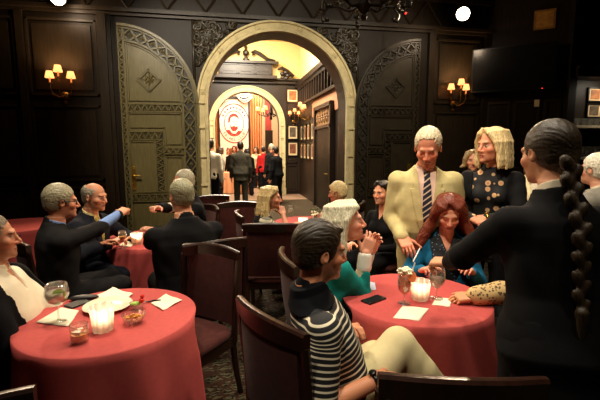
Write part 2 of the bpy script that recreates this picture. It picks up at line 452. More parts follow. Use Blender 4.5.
    fine = [(np.min([q[0] for q in hfl], 0), np.max([q[1] for q in hfl], 0), head_h)]
    for sd, hpose, f_, n_, tgt in ((1, hand_r, fr, nr, wr), (-1, hand_l, fl, nl, wl)):
        fd = (p.wr[sd]-p.el[sd]).normalized() if f_ is None else Ri @ Vector(f_)
        nd = (Vector((-sd*.25, 0, -1)) if pose == 'sit' or tgt is not None else Vector((-sd, .1, 0))) if n_ is None else Ri @ Vector(n_)
        hp_ = hand_prims(p.wr[sd], fd, nd, sd, hpose, s*(1.05 if p.male else .94))
        for q, k in hp_: B.add(q, k)
        fine.append((np.min([q[0] for q, k in hp_], 0), np.max([q[1] for q, k in hp_], 0), hand_h))
    V, Q = B.mesh(body_h, fine)
    # colours of skin, lips, brows, eyes
    Hi = np.array(H.inverted()); h = V @ Hi[:3, :3].T+Hi[:3, 3]; x, y, z = h.T; ax = np.abs(x)
    base = np.array(lin(skin)); C = np.repeat(base[None], len(V), 0)
    inh = (np.abs(z) < .2) & (np.abs(x) < .12)
    def mix(mask, c):
        mk = (mask*inh)[:, None]; C[:] = C*(1-mk)+np.array(c)*mk
    mix(.35*sstep(np.sqrt(((ax-.045)/.03)**2+((z+.03)/.026)**2)-1, .8)*(y > .03), lin((min(255, skin[0]+8), skin[1]-28, skin[2]-26)))
    mix(.3*sstep(np.sqrt((x/.02)**2+((z+.03)/.02)**2)-1, .8)*(y > .08), lin((min(255, skin[0]+5), skin[1]-30, skin[2]-28)))
    if stubble: mix(stubble*sstep((z+.05)/.02, 1.)*sstep(-(y+.0)/.04, 1.)*(z > -.14), lin((110, 90, 78)))
    px = .0035*(1 if det == 1 else 1.6 if det == 2 else 3)
    sm = smile*.012*(ax/.022)**2
    lm = np.sqrt((x/(.024+smile*.006))**2+((z+.067-sm)/.0105)**2)-1
    mix(.85*sstep(lm, .45)*(y > .05), lin(lips))
    mix(.9*sstep(np.maximum(np.abs(z+.067-sm)-.0012, (ax-.023)), px)*(y > .05), lin((70, 28, 24)))
    if smile > .6: mix(.9*sstep(np.maximum(np.abs(z+.0665-sm)-.003, (ax-.017)), px)*(y > .05), lin((225, 215, 195)))
    ex, ez = ax-.032, z-.002
    if eyes == 'open':
        mix(sstep((np.sqrt((ex/.0145)**2+(ez/.0062)**2)-1)*.006, px)*(y > .05), lin((205, 195, 180)))
        mix(sstep(np.sqrt(ex**2+ez**2)-.0058, px)*(y > .05), lin((38, 26, 20)))
        mix(.9*sstep(np.maximum(np.abs(ez-.0062+14*ex**2)-.0011, np.abs(ex)-.0155), px)*(y > .05), lin((45, 30, 25)))
    else:
        mix(.85*sstep(np.maximum(np.abs(ez+.004-10*ex**2)-.001, np.abs(ex)-.0155), px)*(y > .05), lin((60, 36, 30)))
    mix(.85*sstep((np.sqrt(((ax-.034)/.0195)**2+((z-.0245+9*(ax-.03)**2)/.0042)**2)-1)*.005, px*1.3)*(y > .04), lin(brow))
    r = root('person', label, 'person', loc, rot, group); p.root = r
    p.body = mesh_np('body', V, Q, mat_attr('skin'), r, col=C)
    if hair:
        for nm, fld, mt in hair(p):
            V, Q = fld.mesh(p.hh if nm == 'hair' else p.ch); o = mesh_np(nm, V, Q, mt, r)
            if hair_label: props(o, hair_label)
    for it in outfit: it(p)
    p.parts = {c.name.split('.')[0]: c for c in r.children}
    return p
# ---- clothes
def arm_field(B, p, off, frac=1., k=.02, u=None):
    s = p.s; ru, re_, rw = (.049, .04, .029) if p.male else (.041, .034, .0245)
    sw = abs(p.sh[1].x-p.sh[-1].x)/2
    for sd in (1, -1):
        a, e, w = p.sh[sd], p.el[sd], p.wr[sd]
        B.add(p_ell(Matrix.Translation(a), (-sd*.006, 0, .002), ((.05 if p.male else .043)*s+off*.8,)*3), .05)
        if frac < 1: B.add(p_cap(a, a+(e-a)*frac, ru*s+off, ru*s+off*1.3), k)
        else:
            B.add(p_cap(a, e, ru*s+off, re_*s+off), k); f = frac-1; q = e+(w-e)*f
            B.add(p_cap(e, q, re_*s+off, rw*s+off*.9), k)
def torso_field(B, p, off, z0, z1, bust=True):
    B.add(p_loft(p.MT, p.rings, off, z0, z1), 0)
    if not p.male and bust:
        for sd in (1, -1): B.add(p_ell(p.MT, (sd*.068, .085, .27), (.055+off, .045+off, .055+off)), .03)
def vcut(p, zb, top, w, half=.0):
    def f(x, y, z):
        ww = half+np.clip((z-zb)/(top-zb), 0, 1.3)*w
        return np.maximum(np.maximum(np.abs(x)-ww, -y), zb-z)+0*x*y*z
    return p_fn(p.MT, (-.16, 0, zb), (.16, .4, .62), f)
def lapel_cut(p, off, zb, top, w, half):
    zs = [zb, zb+.3*(top-zb), .32, .35, .357, .385, .44, .48]; ws = [.008, .045, .062, .066, .036, .044, .036, .02]
    lo = p_loft(p.MT, p.rings, off, zb, .50)[2]
    def f(x, y, z):
        ww = half+np.clip((z-zb)/(top-zb), 0, 1.3)*w; lw = np.interp(z, zs, ws)
        return np.maximum(np.maximum(np.maximum(ww-.002-np.abs(x), np.abs(x)-ww-lw), -y), np.maximum(zb-z, z-.485))+0*x*y*z
    return p_fn(p.MT, (-.2, 0, zb), (.2, .4, .5), f)
def jacket(m, off=.02, hem=None, v=(.12, .05, .0), lapel=True, lapm=None, sleeve=1.93, name='jacket', wr=.003, seed=1, collar=True, open_=False):
    def go(p):
        B = Field(); hz = hem if hem is not None else (-.13 if p.hip.z < .7 else -.2)
        torso_field(B, p, off, hz, .50)
        arm_field(B, p, off*.95, sleeve)
        if p.male:
            for sd in (1, -1): B.add(p_cap(p.MT @ Vector((sd*.10, -.012, .425)), p.MT @ Vector((sd*(.175 if p.male else .15), -.008, .405)), .034, .038), .03)
        zb, w, half = v
        B.sub(vcut(p, zb, .5, w, half), .004)
        if p.hip.z >= .7 and not open_: B.sub(vcut(p, hz-.02, -.5, .09, 0), .004) if False else None
        if collar:
            nb = p.MT @ Vector((0, -.018, .43)); ne = p.MT @ Vector((0, -.02, .505))
            B.add(p_cap(nb, ne, (.078 if p.male else .066)*p.s, (.066 if p.male else .056)*p.s), .012)
            B.sub(p_loft(p.MT, [(.38, .001, .001, .02), (.44, .056, .06, .0), (.49, .064, .064, .006), (.59, .075, .08, .01)]), .003)
            B.sub(vcut(p, zb, .5, w*1.25, half), .004)
        B.post.append(wrinkle(wr, 1., seed))
        V, Q = B.mesh(p.ch); o = mesh_np(name, V, Q, m, p.root)
        if lapel and p.det < 3:
            L = Field(); torso_field(L, p, off+.007, zb, .505); L.cut(lapel_cut(p, off, zb, .5, w, half))
            V, Q = L.mesh(p.ch*.5)
            if len(V): mesh_np('lapels', V, Q, lapm or m, p.root)
    return go
def shirt(m, off=.007, name='shirt', sleeve=1.96, collar=True, neck=.50, seed=3, z0=-.1, collar_m=None, cuffs=True, vneck=None, wr=.0012):
    def go(p):
        B = Field(); torso_field(B, p, off, z0, neck); arm_field(B, p, off, sleeve)
        if vneck: B.sub(vcut(p, *vneck), .003)
        B.post.append(wrinkle(wr, 1., seed))
        V, Q = B.mesh(p.ch); mesh_np(name, V, Q, m, p.root)
        if collar and p.det < 3:
            C = Field(); a = p.MT @ Vector((0, -.016, .43)); b = p.MT @ Vector((0, -.002, .54))
            C.add(p_cap(a, b, (.073 if p.male else .062)*p.s, (.066 if p.male else .056)*p.s), 0)
            def zc(x, y, z): return np.maximum(.452+.1*y-z, z-.512+.3*y)+0*x
            C.cut(p_fn(p.MT, (-1, -1, -1), (1, 1, 1), zc))
            C.sub(p_fn(p.MT, (-.06, 0, .4), (.06, .3, .6), lambda x, y, z: np.maximum(np.abs(x)-np.clip((z-.445)*.45, 0, .05)-.001, -y)+0*z), 0)
            V, Q = C.mesh(p.ch*.42)
            if len(V): mesh_np('collar', V, Q, collar_m or m, p.root)
    return go
def tie(m, off=.016, zlo=-.06):
    def go(p):
        B = Field(); torso_field(B, p, off, zlo, .49)
        B.add(p_ell(p.MT, (0, .056, .443), (.021, .019, .02)), .006)
        def f(x, y, z):
            w = np.interp(z, [zlo, -.02, .36, .415, .43, .46], [.002, .042, .028, .02, .022, .024]); return np.maximum(np.maximum(np.abs(x)-w, -y), np.maximum(zlo-z, z-.464))+0*x
        B.cut(p_fn(p.MT, (-.1, 0, zlo), (.1, .4, .5), f))
        V, Q = B.mesh(p.ch*.6); Mi = np.array(p.MT.inverted()); h = V @ Mi[:3, :3].T+Mi[:3, 3]
        if len(V): mesh_np('tie', V, Q, m, p.root, u=h[:, 2]+.75*h[:, 0])
    return go
def trousers(m, off=.016, seed=5, legoff=None):
    def go(p):
        B = Field(); B.add(p_loft(p.MT, p.rings, off*.8, -.13, .06), 0); lo = legoff or off
        for sd in (1, -1):
            hj, kn, an = p.hj[sd], p.kn[sd], p.an[sd]; s = p.s
            B.add(p_cap(hj, kn, .085*s+lo, .06*s+lo), .03); mid = kn+(an-kn)*.35; end = an+(kn-an).normalized()*.0
            B.add(p_cap(kn, mid, .059*s+lo, .056*s+lo), .02); B.add(p_cap(mid, end, .056*s+lo, .046*s+lo), .02)
        B.post.append(wrinkle(.0024, .8, seed)); V, Q = B.mesh(p.ch); mesh_np('trousers', V, Q, m, p.root)
    return go
def shoes(m):
    def go(p):
        for sd in (1, -1):
            B = Field(); an = p.an[sd]; ft = p.fwd; s = p.s
            B.add(p_cap(an+Vector((0, 0, -.04)), an+ft*.15*s+Vector((0, 0, -.052)), .05*s, .04*s), 0)
            B.add(p_cap(an+Vector((0, 0, -.03)), an+ft*.02*s, .05*s, .045*s), .02)
            B.cut(p_fn(Matrix.Translation(an), (-1, -1, -1), (1, 1, 1), lambda x, y, z: -.083-z+0*x+0*y))
            V, Q = B.mesh(max(p.ch, .009)); mesh_np('shoe', V, Q, m, p.root)
    return go
# ---- hair
def strand_post(p, amp, mode='v', dens=1.):
    Mi = np.array(p.MH.inverted())
    def fn(X, Y, Z):
        x = Mi[0, 0]*X+Mi[0, 1]*Y+Mi[0, 2]*Z+Mi[0, 3]; y = Mi[1, 0]*X+Mi[1, 1]*Y+Mi[1, 2]*Z+Mi[1, 3]; z = Mi[2, 0]*X+Mi[2, 1]*Y+Mi[2, 2]*Z+Mi[2, 3]
        if mode == 'v': t = np.arctan2(x, y)+0*z; w = z
        else: t = np.arctan2(x, z)+0*y; w = y
        w = w+0*x+0*y
        return amp*(np.sin(41*dens*t+3*np.sin(w*25+t*3)+2*np.sin(w*70+t*9))+.8*np.sin(67*dens*t+4*np.sin(w*18+1))+.8*np.sin(19*dens*t+3*np.sin(w*31+t*5)))/2
    return fn
def cap_field(p, top=.016, side=.007, hairline=0., ear=True, nape=-.075, grow=1.):
    H = p.MH; B = Field()
    B.add(p_ell(H, (0, -.025, .036), (.077+side*grow, .096+side*grow, .086+top)), 0)
    B.add(p_ell(H, (0, -.055, -.02), (.062+side, .055+side, .06)), .02)
    return B
def face_cut(B, p, hl=0., w=.105, ear=True, nape=-.078, y0=.108):
    H = p.MH
    B.sub(p_ell(H, (0, y0, -.035+hl), (w, .098, .108)), .006)
    for i in range(7): B.sub(p_ell(H, (-.06+.02*i, y0-.018, .052+hl+.006*((i*5) % 3-1)-.28*(.02*i-.06)**2*10), (.013, .05, .014)), .006)
    if ear:
        for sd in (1, -1): B.sub(p_ell(H, (sd*.085, -.008, -.012), (.03, .026, .036)), .006)
    B.sub(p_box(H, (0, 0, nape-.1), (.3, .3, .1), .001), .01)
def hair_short(m, top=.016, side=.006, hl=0., bald=False, nape=-.075, parting=0.):
    def go(p):
        B = cap_field(p, top, side); H = p.MH
        if parting: B.add(p_ell(H, (parting, .05, .098), (.05, .045, .022)), .012)
        face_cut(B, p, hl, nape=nape)
        if bald: B.sub(p_ell(H, (0, .02, .125), (.082, .125, .07)), .008)
        B.post.append(strand_post(p, .0019, 'f'))
        return [('hair', B, m)]
    return go
def hair_locks(m, length=.14, n=52, span=(28, 332), flare=.02, top=.014, side=.004, r0=.017, r1=.009, hl=.0, wave=.0, seed=1, fringe=0, fwd=0., part=.012, amp=.0022, ear=False, vol=0., sweep=58):
    def go(p):
        r = np.random.RandomState(seed); H = p.MH; B = cap_field(p, top, side); s = p.MH.to_scale().x
        face_cut(B, p, hl, ear=False, nape=-.13, w=.092)
        for i in range(n):
            th = R_(span[0]+(span[1]-span[0])*(i+.5*r.rand())/n); sx, cx = math.sin(th), math.cos(th)
            k = 1+.06*r.randn()+vol
            P0 = H @ Vector((part+.03*sx, .01+.055*cx, .107+top*.6)); P1 = H @ Vector((.066*sx*k, -.012+.082*cx*k, .092+top*.3-.01*max(0, cx))); d_ = min(abs((math.degrees(th)+180) % 360-180), 180); e_ = math.copysign(R_(max(d_, sweep)), sx); f_ = math.copysign(R_(max(d_, sweep+10)), sx); P2 = H @ Vector((.087*math.sin(e_)*k, -.014+.103*math.cos(e_)*k, .025)); P3 = H @ Vector((.09*math.sin(f_)*(k+vol*.3), -.014+.103*math.cos(f_)*(k+vol*.3), -.05))
            pts = [P0, P1, P2, P3]; out = Vector((P3.x-(H @ Vector((0, -.01, 0))).x, P3.y-(H @ Vector((0, -.01, 0))).y, 0)).normalized()
            L = length*(1+.12*r.randn()); ns = max(2, int(L/.05)); q = P3.copy(); ph = r.rand()*6
            for j in range(ns):
                q = q+Vector((0, 0, -L/ns))+out*(flare*s/ns)+Vector((math.sin(ph+j*1.4), math.cos(ph+j*1.1), 0))*wave+p.fwd*fwd/ns; pts.append(q.copy())
            rr = np.interp(np.linspace(0, 1, len(pts)), [0, .3, .75, 1], [r0*.7, r0, r0, r1])*s
            for a, b, ra, rb in zip(pts[:-1], pts[1:], rr[:-1], rr[1:]): B.add(p_cap(a, b, ra, rb), .006)
        for i in range(fringe):
            t = (i+.5)/fringe; x = -.055+.11*t
            a = H @ Vector((part+.3*x, .045, .118+top*.5)); b = H @ Vector((x*.95, .088-.5*abs(x)*.6, .078)); c = H @ Vector((x*1.12, .098-.9*x*x/.06, .048-.1*abs(x)))
            B.add(p_cap(a, b, .012*s, .011*s), .006); B.add(p_cap(b, c, .011*s, .005*s), .006)
        B.post.append(strand_post(p, amp, 'v'))
        return [('hair', B, m)]
    return go
def hair_mat(name, rgb, rough=.42): return mat(name, rgb, rough, var=.5, scale=34, stretch=(5, 5, .7), bump=.22, bscale=80, spec=.4)
# ------------------------------------------------------------------ materials of the place
WOOD = mat('dark_oak', (44, 34, 22), .4, spec=.3, var=.3, scale=5, stretch=(8, 8, .7), bump=.12, bscale=40)
WOOD2 = mat('black_oak', (34, 26, 17), .45, var=.3, scale=5, stretch=(8, 8, .7), bump=.12, bscale=40, spec=.22)
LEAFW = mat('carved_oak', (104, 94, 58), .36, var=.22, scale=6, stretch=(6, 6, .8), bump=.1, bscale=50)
LEAFB = mat('painted_shade', (34, 29, 19), .5, var=.25, scale=9, bump=.1, bscale=50)
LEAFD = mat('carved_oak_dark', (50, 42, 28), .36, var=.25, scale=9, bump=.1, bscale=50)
HALLW = mat('hall_oak', (38, 25, 15), .42, var=.3, scale=5, stretch=(8, 8, .7), bump=.1, bscale=40)
STONE = mat('carved_stone', (204, 188, 140), .75, var=.16, scale=9, bump=.3, bscale=40)
PLAS = mat('cream_plaster', (228, 200, 138), .85, var=.05, scale=3)
CEILM = mat('dark_ceiling', (34, 28, 22), .8, var=.2)
BRASS = mat('aged_brass', (150, 112, 50), .35, metal=.9, var=.2, scale=30)
GOLD = mat('gilt_brass', (190, 150, 60), .3, metal=.9, var=.1)
IRON = mat('wrought_iron', (38, 32, 26), .45, metal=.7, var=.3, scale=30)
BLACK = mat('black_plastic', (12, 12, 13), .3, var=.1)
WHITE = mat('white_plastic', (215, 208, 190), .5, var=.05)
CHROME = mat('steel', (170, 165, 155), .25, metal=1., var=.05)
def carpet_mat():
    m, nt, b = _nodes('patterned_carpet'); N = nt.nodes; L = nt.links
    tc = N.new('ShaderNodeTexCoord')
    v = N.new('ShaderNodeTexVoronoi'); v.inputs['Scale'].default_value = 9; v.feature = 'DISTANCE_TO_EDGE'
    w = N.new('ShaderNodeTexWave'); w.wave_type = 'RINGS'; w.inputs['Scale'].default_value = 9; w.inputs['Distortion'].default_value = 9; w.inputs['Detail'].default_value = 3; w.inputs['Detail Scale'].default_value = 2.2
    n = N.new('ShaderNodeTexNoise'); n.inputs['Scale'].default_value = 220
    for q in (v, w, n): L.new(tc.outputs['Object'], q.inputs['Vector'])
    r1 = N.new('ShaderNodeValToRGB'); e = r1.color_ramp.elements; e[0].position = .42; e[0].color = lin((34, 30, 24))+(1,); e[1].position = .58; e[1].color = lin((98, 90, 66))+(1,)
    L.new(w.outputs['Fac'], r1.inputs['Fac'])
    r2 = N.new('ShaderNodeValToRGB'); e = r2.color_ramp.elements; e[0].position = .05; e[0].color = (1, 1, 1, 1); e[1].position = .09; e[1].color = (0, 0, 0, 1)
    L.new(v.outputs['Distance'], r2.inputs['Fac'])
    mx = N.new('ShaderNodeMix'); mx.data_type = 'RGBA'; mx.inputs['B'].default_value = lin((64, 40, 30))+(1,)
    L.new(r2.outputs['Color'], mx.inputs['Factor']); L.new(r1.outputs['Color'], mx.inputs['A'])
    m2 = N.new('ShaderNodeMix'); m2.data_type = 'RGBA'; m2.blend_type = 'MULTIPLY'; m2.inputs['Factor'].default_value = .4
    L.new(mx.outputs['Result'], m2.inputs['A']); L.new(n.outputs['Color'], m2.inputs['B'])
    L.new(m2.outputs['Result'], b.inputs['Base Color']); b.inputs['Roughness'].default_value = .95; b.inputs['Specular IOR Level'].default_value = .1
    return m
CARPET = carpet_mat()
def st(g, name, m, **k): return g.build(name, m, None, kind='structure', **k)
WY = 7.3; AX = .98; AR = 1.245; AS = 2.42; TOPZ = 4.9
XL, XR = -5.6, 8.2
def arch_pts(cx, r, zs, n=28, y=0.): return [Vector((cx-r*math.cos(math.pi*i/n), y, zs+r*math.sin(math.pi*i/n))) for i in range(n+1)]
def arch_wall(g, x0, x1, zt, y0, y1, cx, r, zs):
    for y in (y0, y1):
        g.box2((x0, y, 0), (cx-r, y+.001, zt)) if False else None
    a = arch_pts(cx, r, zs); 
    def ring(y): return [Vector((p.x, y, p.z)) for p in a]
    def top(y): return [Vector((p.x, y, zt)) for p in a]
    for y in (y0, y1):
        g.strip(ring(y), top(y))
        for xa, xb in ((x0, cx-r), (cx+r, x1)): g._add([(xa, y, 0), (xb, y, 0), (xb, y, zt), (xa, y, zt)], [(0, 1, 2, 3)])
        # close the strip between spring line and top at both ends is already shared
    lo = [Vector((cx-r, y0, 0))]+ring(y0)+[Vector((cx+r, y0, 0))]; hi = [Vector((p.x, y1, p.z)) for p in lo]; g.strip(lo, hi)
g = Geo(); g.box2((XL, -4, -.12), (XR+.3, 20.3, 0)); floor = st(g, 'floor', CARPET)
g = Geo(); arch_wall(g, XL, XR, TOPZ, WY, WY+.5, AX, AR, AS); st(g, 'wall_back', WOOD2)
g = Geo(); g.box2((XL-.15, -4, 0), (XL, WY+.5, TOPZ)); st(g, 'wall_left', WOOD2)
g = Geo(); g.box2((XR, -4, 0), (XR+.15, WY+.5, TOPZ)); st(g, 'wall_right', WOOD2)
g = Geo(); g.box2((XL, -4.15, 0), (XR, -4, TOPZ)); st(g, 'wall_rear', WOOD2)
g = Geo(); g.box2((XL, -4, TOPZ), (XR, WY+.5, TOPZ+.15)); st(g, 'ceiling', CEILM)
# ---- stone arch of the dining room
def archivolt(name, cx, r0, r1, zs, y, depth, m, blocks=11, rosettes=True):
    g = Geo(); prof = [(r0, 0), (r0, -depth), (r0+.25*(r1-r0), -depth), (r0+.32*(r1-r0), -depth*.7), (r0+.75*(r1-r0), -depth*.7), (r0+.82*(r1-r0), -depth*1.05), (r1, -depth*1.05), (r1, 0)]
    n = 44; path = []
    pts = [(-1, 0.0, 0)]
    rows = []
    for q, dy in prof:
        row = [Vector((cx-q, y+dy, 0))]+[Vector((cx-q*math.cos(math.pi*i/n), y+dy, zs+q*math.sin(math.pi*i/n))) for i in range(n+1)]+[Vector((cx+q, y+dy, 0))]
        rows.append(row)
    for a, b in zip(rows[:-1], rows[1:]): g.strip(a, b)
    rm = (r0+r1)/2; w = r1-r0
    for i in range(blocks):                      # raised block seams and rosettes
        a = math.pi*(i+.5)/blocks; c = Vector((cx-rm*math.cos(a), y-depth*.72, zs+rm*math.sin(a)))
        Mr = Matrix.Rotation(-(math.pi/2-a) if False else (a-math.pi/2), 3, 'Y')
        if rosettes and i % 2 == 0:
            g.ball(c, (w*.2, .03, w*.2), 10)
            for k in range(6):
                b = 2*math.pi*k/6; g.ball(c+Vector((math.cos(b)*w*.2, .0, math.sin(b)*w*.2)), (w*.1, .022, w*.1), 8)
        else: g.box(c, (.022, .03, w*.5), M=Mr)
    for sx in (-1, 1):
        for z in (.5, 1.0, 1.5, 2.0, 2.42): g.box((cx+sx*rm, y-depth*.5, z), (w*.96, depth*1.15, .025))
        g.box((cx+sx*rm, y-depth*.6, .12), (w*1.15, depth*1.5, .24))
    return st(g, name, m)
archivolt('trim_1', AX, AR, 1.43, AS, WY, .09, STONE)
# ---- carved door leaves folded back against the wall
def leaf(name, sgn, m, mrel, handle=True):
    g = Geo(); W = 1.245; ox = AX+sgn*(AR+.16); y = WY-.075     # u = 0 hinge (by the arch) .. W the tall meeting edge
    def Pt(u, z, d=0.): return Vector((ox+sgn*u, y-d, z))
    def topz(u, W_=W, ins=0.): 
        q = W-u; return AS-.02+math.sqrt(max((W-ins)**2-q*q, 0))
    n = 26; us = [W*i/n for i in range(n+1)]
    fr = [Pt(u, .02) for u in us]; to = [Pt(u, topz(u)) for u in us]; g.strip(fr, to)
    bk = [p+Vector((0, .07, 0)) for p in to]; g.strip(to, bk); bf = [p+Vector((0, .07, 0)) for p in fr]; g.strip(fr, bf)
    g.strip([fr[0], to[0]], [bf[0], bk[0]]); g.strip([fr[-1], to[-1]], [bf[-1], bk[-1]])
    o = st(g, name, m)
    r = Geo()
    def bar(p0, p1, w=.016, d=.02):
        w *= 1.45; d *= 1.4
        a = Vector((p1[0]-p0[0], p1[1]-p0[1])); L = a.length; a.normalize(); nv = Vector((-a.y, a.x))*w/2
        q = [Vector(p0)+nv, Vector(p1)+nv, Vector(p1)-nv, Vector(p0)-nv]
        b = [Pt(*v) for v in q]; t = [Pt(v[0], v[1], d) for v in q]
        r._add(b+t, [(4, 5, 6, 7)]+[(i, (i+1) % 4, 4+(i+1) % 4, 4+i) for i in range(4)])
    def pyr(q, d=.028): 
        c = [sum(v[i] for v in q)/len(q) for i in (0, 1)]; r.pyr([Pt(v[0], v[1], .002) for v in q], Pt(c[0], c[1], d))
    def zig(p0, p1, w, n):                       # zigzag moulding with pointed blocks either side
        a = Vector((p1[0]-p0[0], p1[1]-p0[1])); L = a.length; a.normalize(); nv = Vector((-a.y, a.x)); p0 = Vector(p0); s = L/n
        for sd in (.5, -.5): bar(p0+nv*w*sd, p0+a*L+nv*w*sd, .014, .024)
        for i in range(n):
            A = p0+a*(i*s); m_ = A+a*s/2
            bar(A-nv*w*.42, m_+nv*w*.42, .013, .026); bar(m_+nv*w*.42, A+a*s-nv*w*.42, .013, .026)
            pyr([A+a*s*.18-nv*w*.4, A+a*s*.82-nv*w*.4, m_+nv*w*.12], .024)
            pyr([A-a*s*.3+nv*w*.4, A+a*s*.3+nv*w*.4, A-nv*w*.12], .024) if i else None
    def diam(c, s, d=.03): pyr([(c[0]-s, c[1]), (c[0], c[1]-s), (c[0]+s, c[1]), (c[0], c[1]+s)], d)
    def arcbar(rad, a0, a1, w=.018, d=.026, n=22):
        p = [(W-rad*math.cos(a0+(a1-a0)*i/n), AS-.02+rad*math.sin(a0+(a1-a0)*i/n)) for i in range(n+1)]
        for u, v in zip(p[:-1], p[1:]): bar(u, v, w, d)
    h = math.pi/2
    arcbar(W-.012, 0, h, .028, .034); arcbar(W-.055, 0, h, .012); arcbar(W-.25, 0, h, .02)
    nb = 9
    for i in range(nb):                          # carved band following the arch: crossing straps, lozenges and buds
        a0, a1 = h*i/nb, h*(i+1)/nb; am = (a0+a1)/2
        def q(rad, a): return (W-rad*math.cos(a), AS-.02+rad*math.sin(a))
        bar(q(W-.245, a0), q(W-.06, a1), .014, .026); bar(q(W-.06, a0), q(W-.245, a1), .014, .026)
        c = q(W-.152, a0 if i else a0+.02); diam(c, .042, .03); cm = q(W-.152, am); r.ball(Pt(cm[0], cm[1], .008), (.036, .026, .036), 8)
        for k in range(4): 
            b = am+h*k; r.ball(Pt(cm[0]+.04*math.cos(b), cm[1]+.04*math.sin(b), .006), (.018, .018, .018), 6)
    s_ = Geo()                                   # flat dark strips: the carved bands' recess shade put into the colour
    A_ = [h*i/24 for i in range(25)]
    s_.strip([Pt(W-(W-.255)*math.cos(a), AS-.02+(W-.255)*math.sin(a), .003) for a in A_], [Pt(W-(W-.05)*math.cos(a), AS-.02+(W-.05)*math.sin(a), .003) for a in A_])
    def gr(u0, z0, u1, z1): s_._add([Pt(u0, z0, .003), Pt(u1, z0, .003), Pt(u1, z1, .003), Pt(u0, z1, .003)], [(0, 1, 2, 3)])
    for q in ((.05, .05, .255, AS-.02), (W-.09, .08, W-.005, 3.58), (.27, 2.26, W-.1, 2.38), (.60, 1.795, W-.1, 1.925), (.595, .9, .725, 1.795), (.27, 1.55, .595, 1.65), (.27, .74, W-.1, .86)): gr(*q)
    s_.build('painted_shade', LEAFB, o)
    for u0, u1 in ((.0, .05),): 
        bar((.012, .05), (.012, AS), .024, .03)
    bar((.055, .05), (.055, AS), .012); bar((.25, .05), (.25, AS), .018)
    nz = 9; s = (AS-.1)/nz
    for i in range(nz):
        z0 = .08+i*s; bar((.06, z0), (.245, z0+s), .014, .026); bar((.245, z0), (.06, z0+s), .014, .026); cm = (.152, z0+s/2)
        diam((.152, z0), .04); r.ball(Pt(cm[0], cm[1], .008), (.034, .026, .034), 8); diam((.085, z0+s/2), .025); diam((.22, z0+s/2), .025)
    zig((W-.045, .08), (W-.045, 3.58), .075, 30)
    bar((W-.1, .05), (W-.1, 3.56), .014)
    zig((.27, 2.32), (W-.1, 2.32), .12, 8)
    for q in (((.30, 2.44), (W-.13, 2.44)), ((W-.13, 2.44), (W-.13, 3.36)), ((.30, 2.23), (W-.13, 2.23)), ((.30, 1.72), (.30, 2.23)), ((.30, 1.72), (.56, 1.72)), ((.56, 1.72), (.56, 2.0)), ((.56, 2.0), (W-.13, 2.0))): bar(q[0], q[1], .014, .018)
    arcbar(W-.29, .0, h*.9, .012, .018)
    c0 = (W-.46, 2.78)                            # lozenge with a carved flower
    for k in (.19, .155):
        z = [(c0[0]-k, c0[1]), (c0[0], c0[1]-k), (c0[0]+k, c0[1]), (c0[0], c0[1]+k)]
        for a, b in zip(z, z[1:]+z[:1]): bar(a, b, .014, .026)
    for k in range(8):
        b = 2*math.pi*k/8; L_ = .075 if k % 2 else .105
        r.ball(Pt(c0[0]+L_*.55*math.cos(b), c0[1]+L_*.55*math.sin(b), .006), (.022, .024, .022), 7); r.ball(Pt(c0[0]+L_*math.cos(b), c0[1]+L_*math.sin(b), .006), (.016, .018, .016), 6)
    r.ball(Pt(c0[0], c0[1], .01), (.03, .03, .03), 8)
    zig((W-.1, 1.86), (.62, 1.86), .13, 5); zig((.66, 1.80), (.66, .9), .13, 8)
    zig((.27, 1.6), (.60, 1.6), .1, 3); diam((.36, 1.6), .045); diam((.52, 1.6), .045)
    for q in (((W-.13, 1.76), (.75, 1.76)), ((.75, 1.76), (.75, .9)), ((.56, 1.5), (.30, 1.5)), ((.30, 1.5), (.30, .9)), ((.56, 1.5), (.56, .9)), ((W-.13, .9), (.30, .9))): bar(q[0], q[1], .014, .018)
    zig((.27, .8), (W-.1, .8), .12, 8)
    r.build('carving', mrel, o)
    if handle:
        k = Geo(); k.M = Matrix.Translation(Pt(W-.13, 1.14, .012))
        k.box((0, 0, 0), (.085, .02, .34)); k.prism([(-.042, .17), (.042, .17), (.03, .2), (0, .215), (-.03, .2)], (0, .01, 0), (1, 0, 0), (0, 0, 1), .02)
        k.prism([(-.042, -.17), (.042, -.17), (.03, -.2), (0, -.215), (-.03, -.2)], (0, .01, 0), (1, 0, 0), (0, 0, 1), .02)
        k.tube([(0, -.01, .05), (0, -.06, .05), (-sgn*.03, -.075, .05), (-sgn*.12, -.075, .045), (-sgn*.14, -.07, .035)], .014, 8); k.ball((0, -.014, -.09), .018, 8)
        props(bevel(k.build('handle', GOLD, o), .003), 'gilt lever handle on tall plate')
    return o
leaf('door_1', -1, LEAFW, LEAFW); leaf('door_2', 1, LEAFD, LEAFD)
# ---- carved foliage in the spandrels
def spandrel(name, sgn, m):
    g = Geo(); r = random.Random(3); x0 = AX+sgn*1.46
    zt = 3.80; y = WY
    for (a, b) in (((x0, zt), (AX+sgn*.25, zt)), ((x0, zt), (x0, 2.62))): g.tube([(a[0], y-.02, a[1]), (b[0], y-.02, b[1])], .022, 6)
    for t in range(300):
        u = r.random()**1.2*1.2; v = r.random()**1.2*1.15
        x = x0-sgn*(.05+u); z = zt-.06-v
        if math.hypot(x-AX, z-AS) < 1.50 or z < 2.6: continue
        b = r.random()*6.28; L = .05+.05*r.random()
        pts = [(x+math.cos(b+q*1.9)*L*(1-.22*q), y-.012-.02*math.sin(q*1.2), z+math.sin(b+q*1.9)*L*(1-.22*q)) for q in [i*.35 for i in range(8)]]
        g.tube(pts, [.008+.016*math.sin(math.pi*(i+.6)/8) for i in range(8)], 6)
        Mr = Matrix.Rotation(b, 3, 'Y'); g.ball((x, y-.015, z), (.05, .03, .018), 8, Mr); g.ball((x, y-.015, z), (.018, .03, .05), 8, Mr)
    return st(g, name, m, smooth='all')
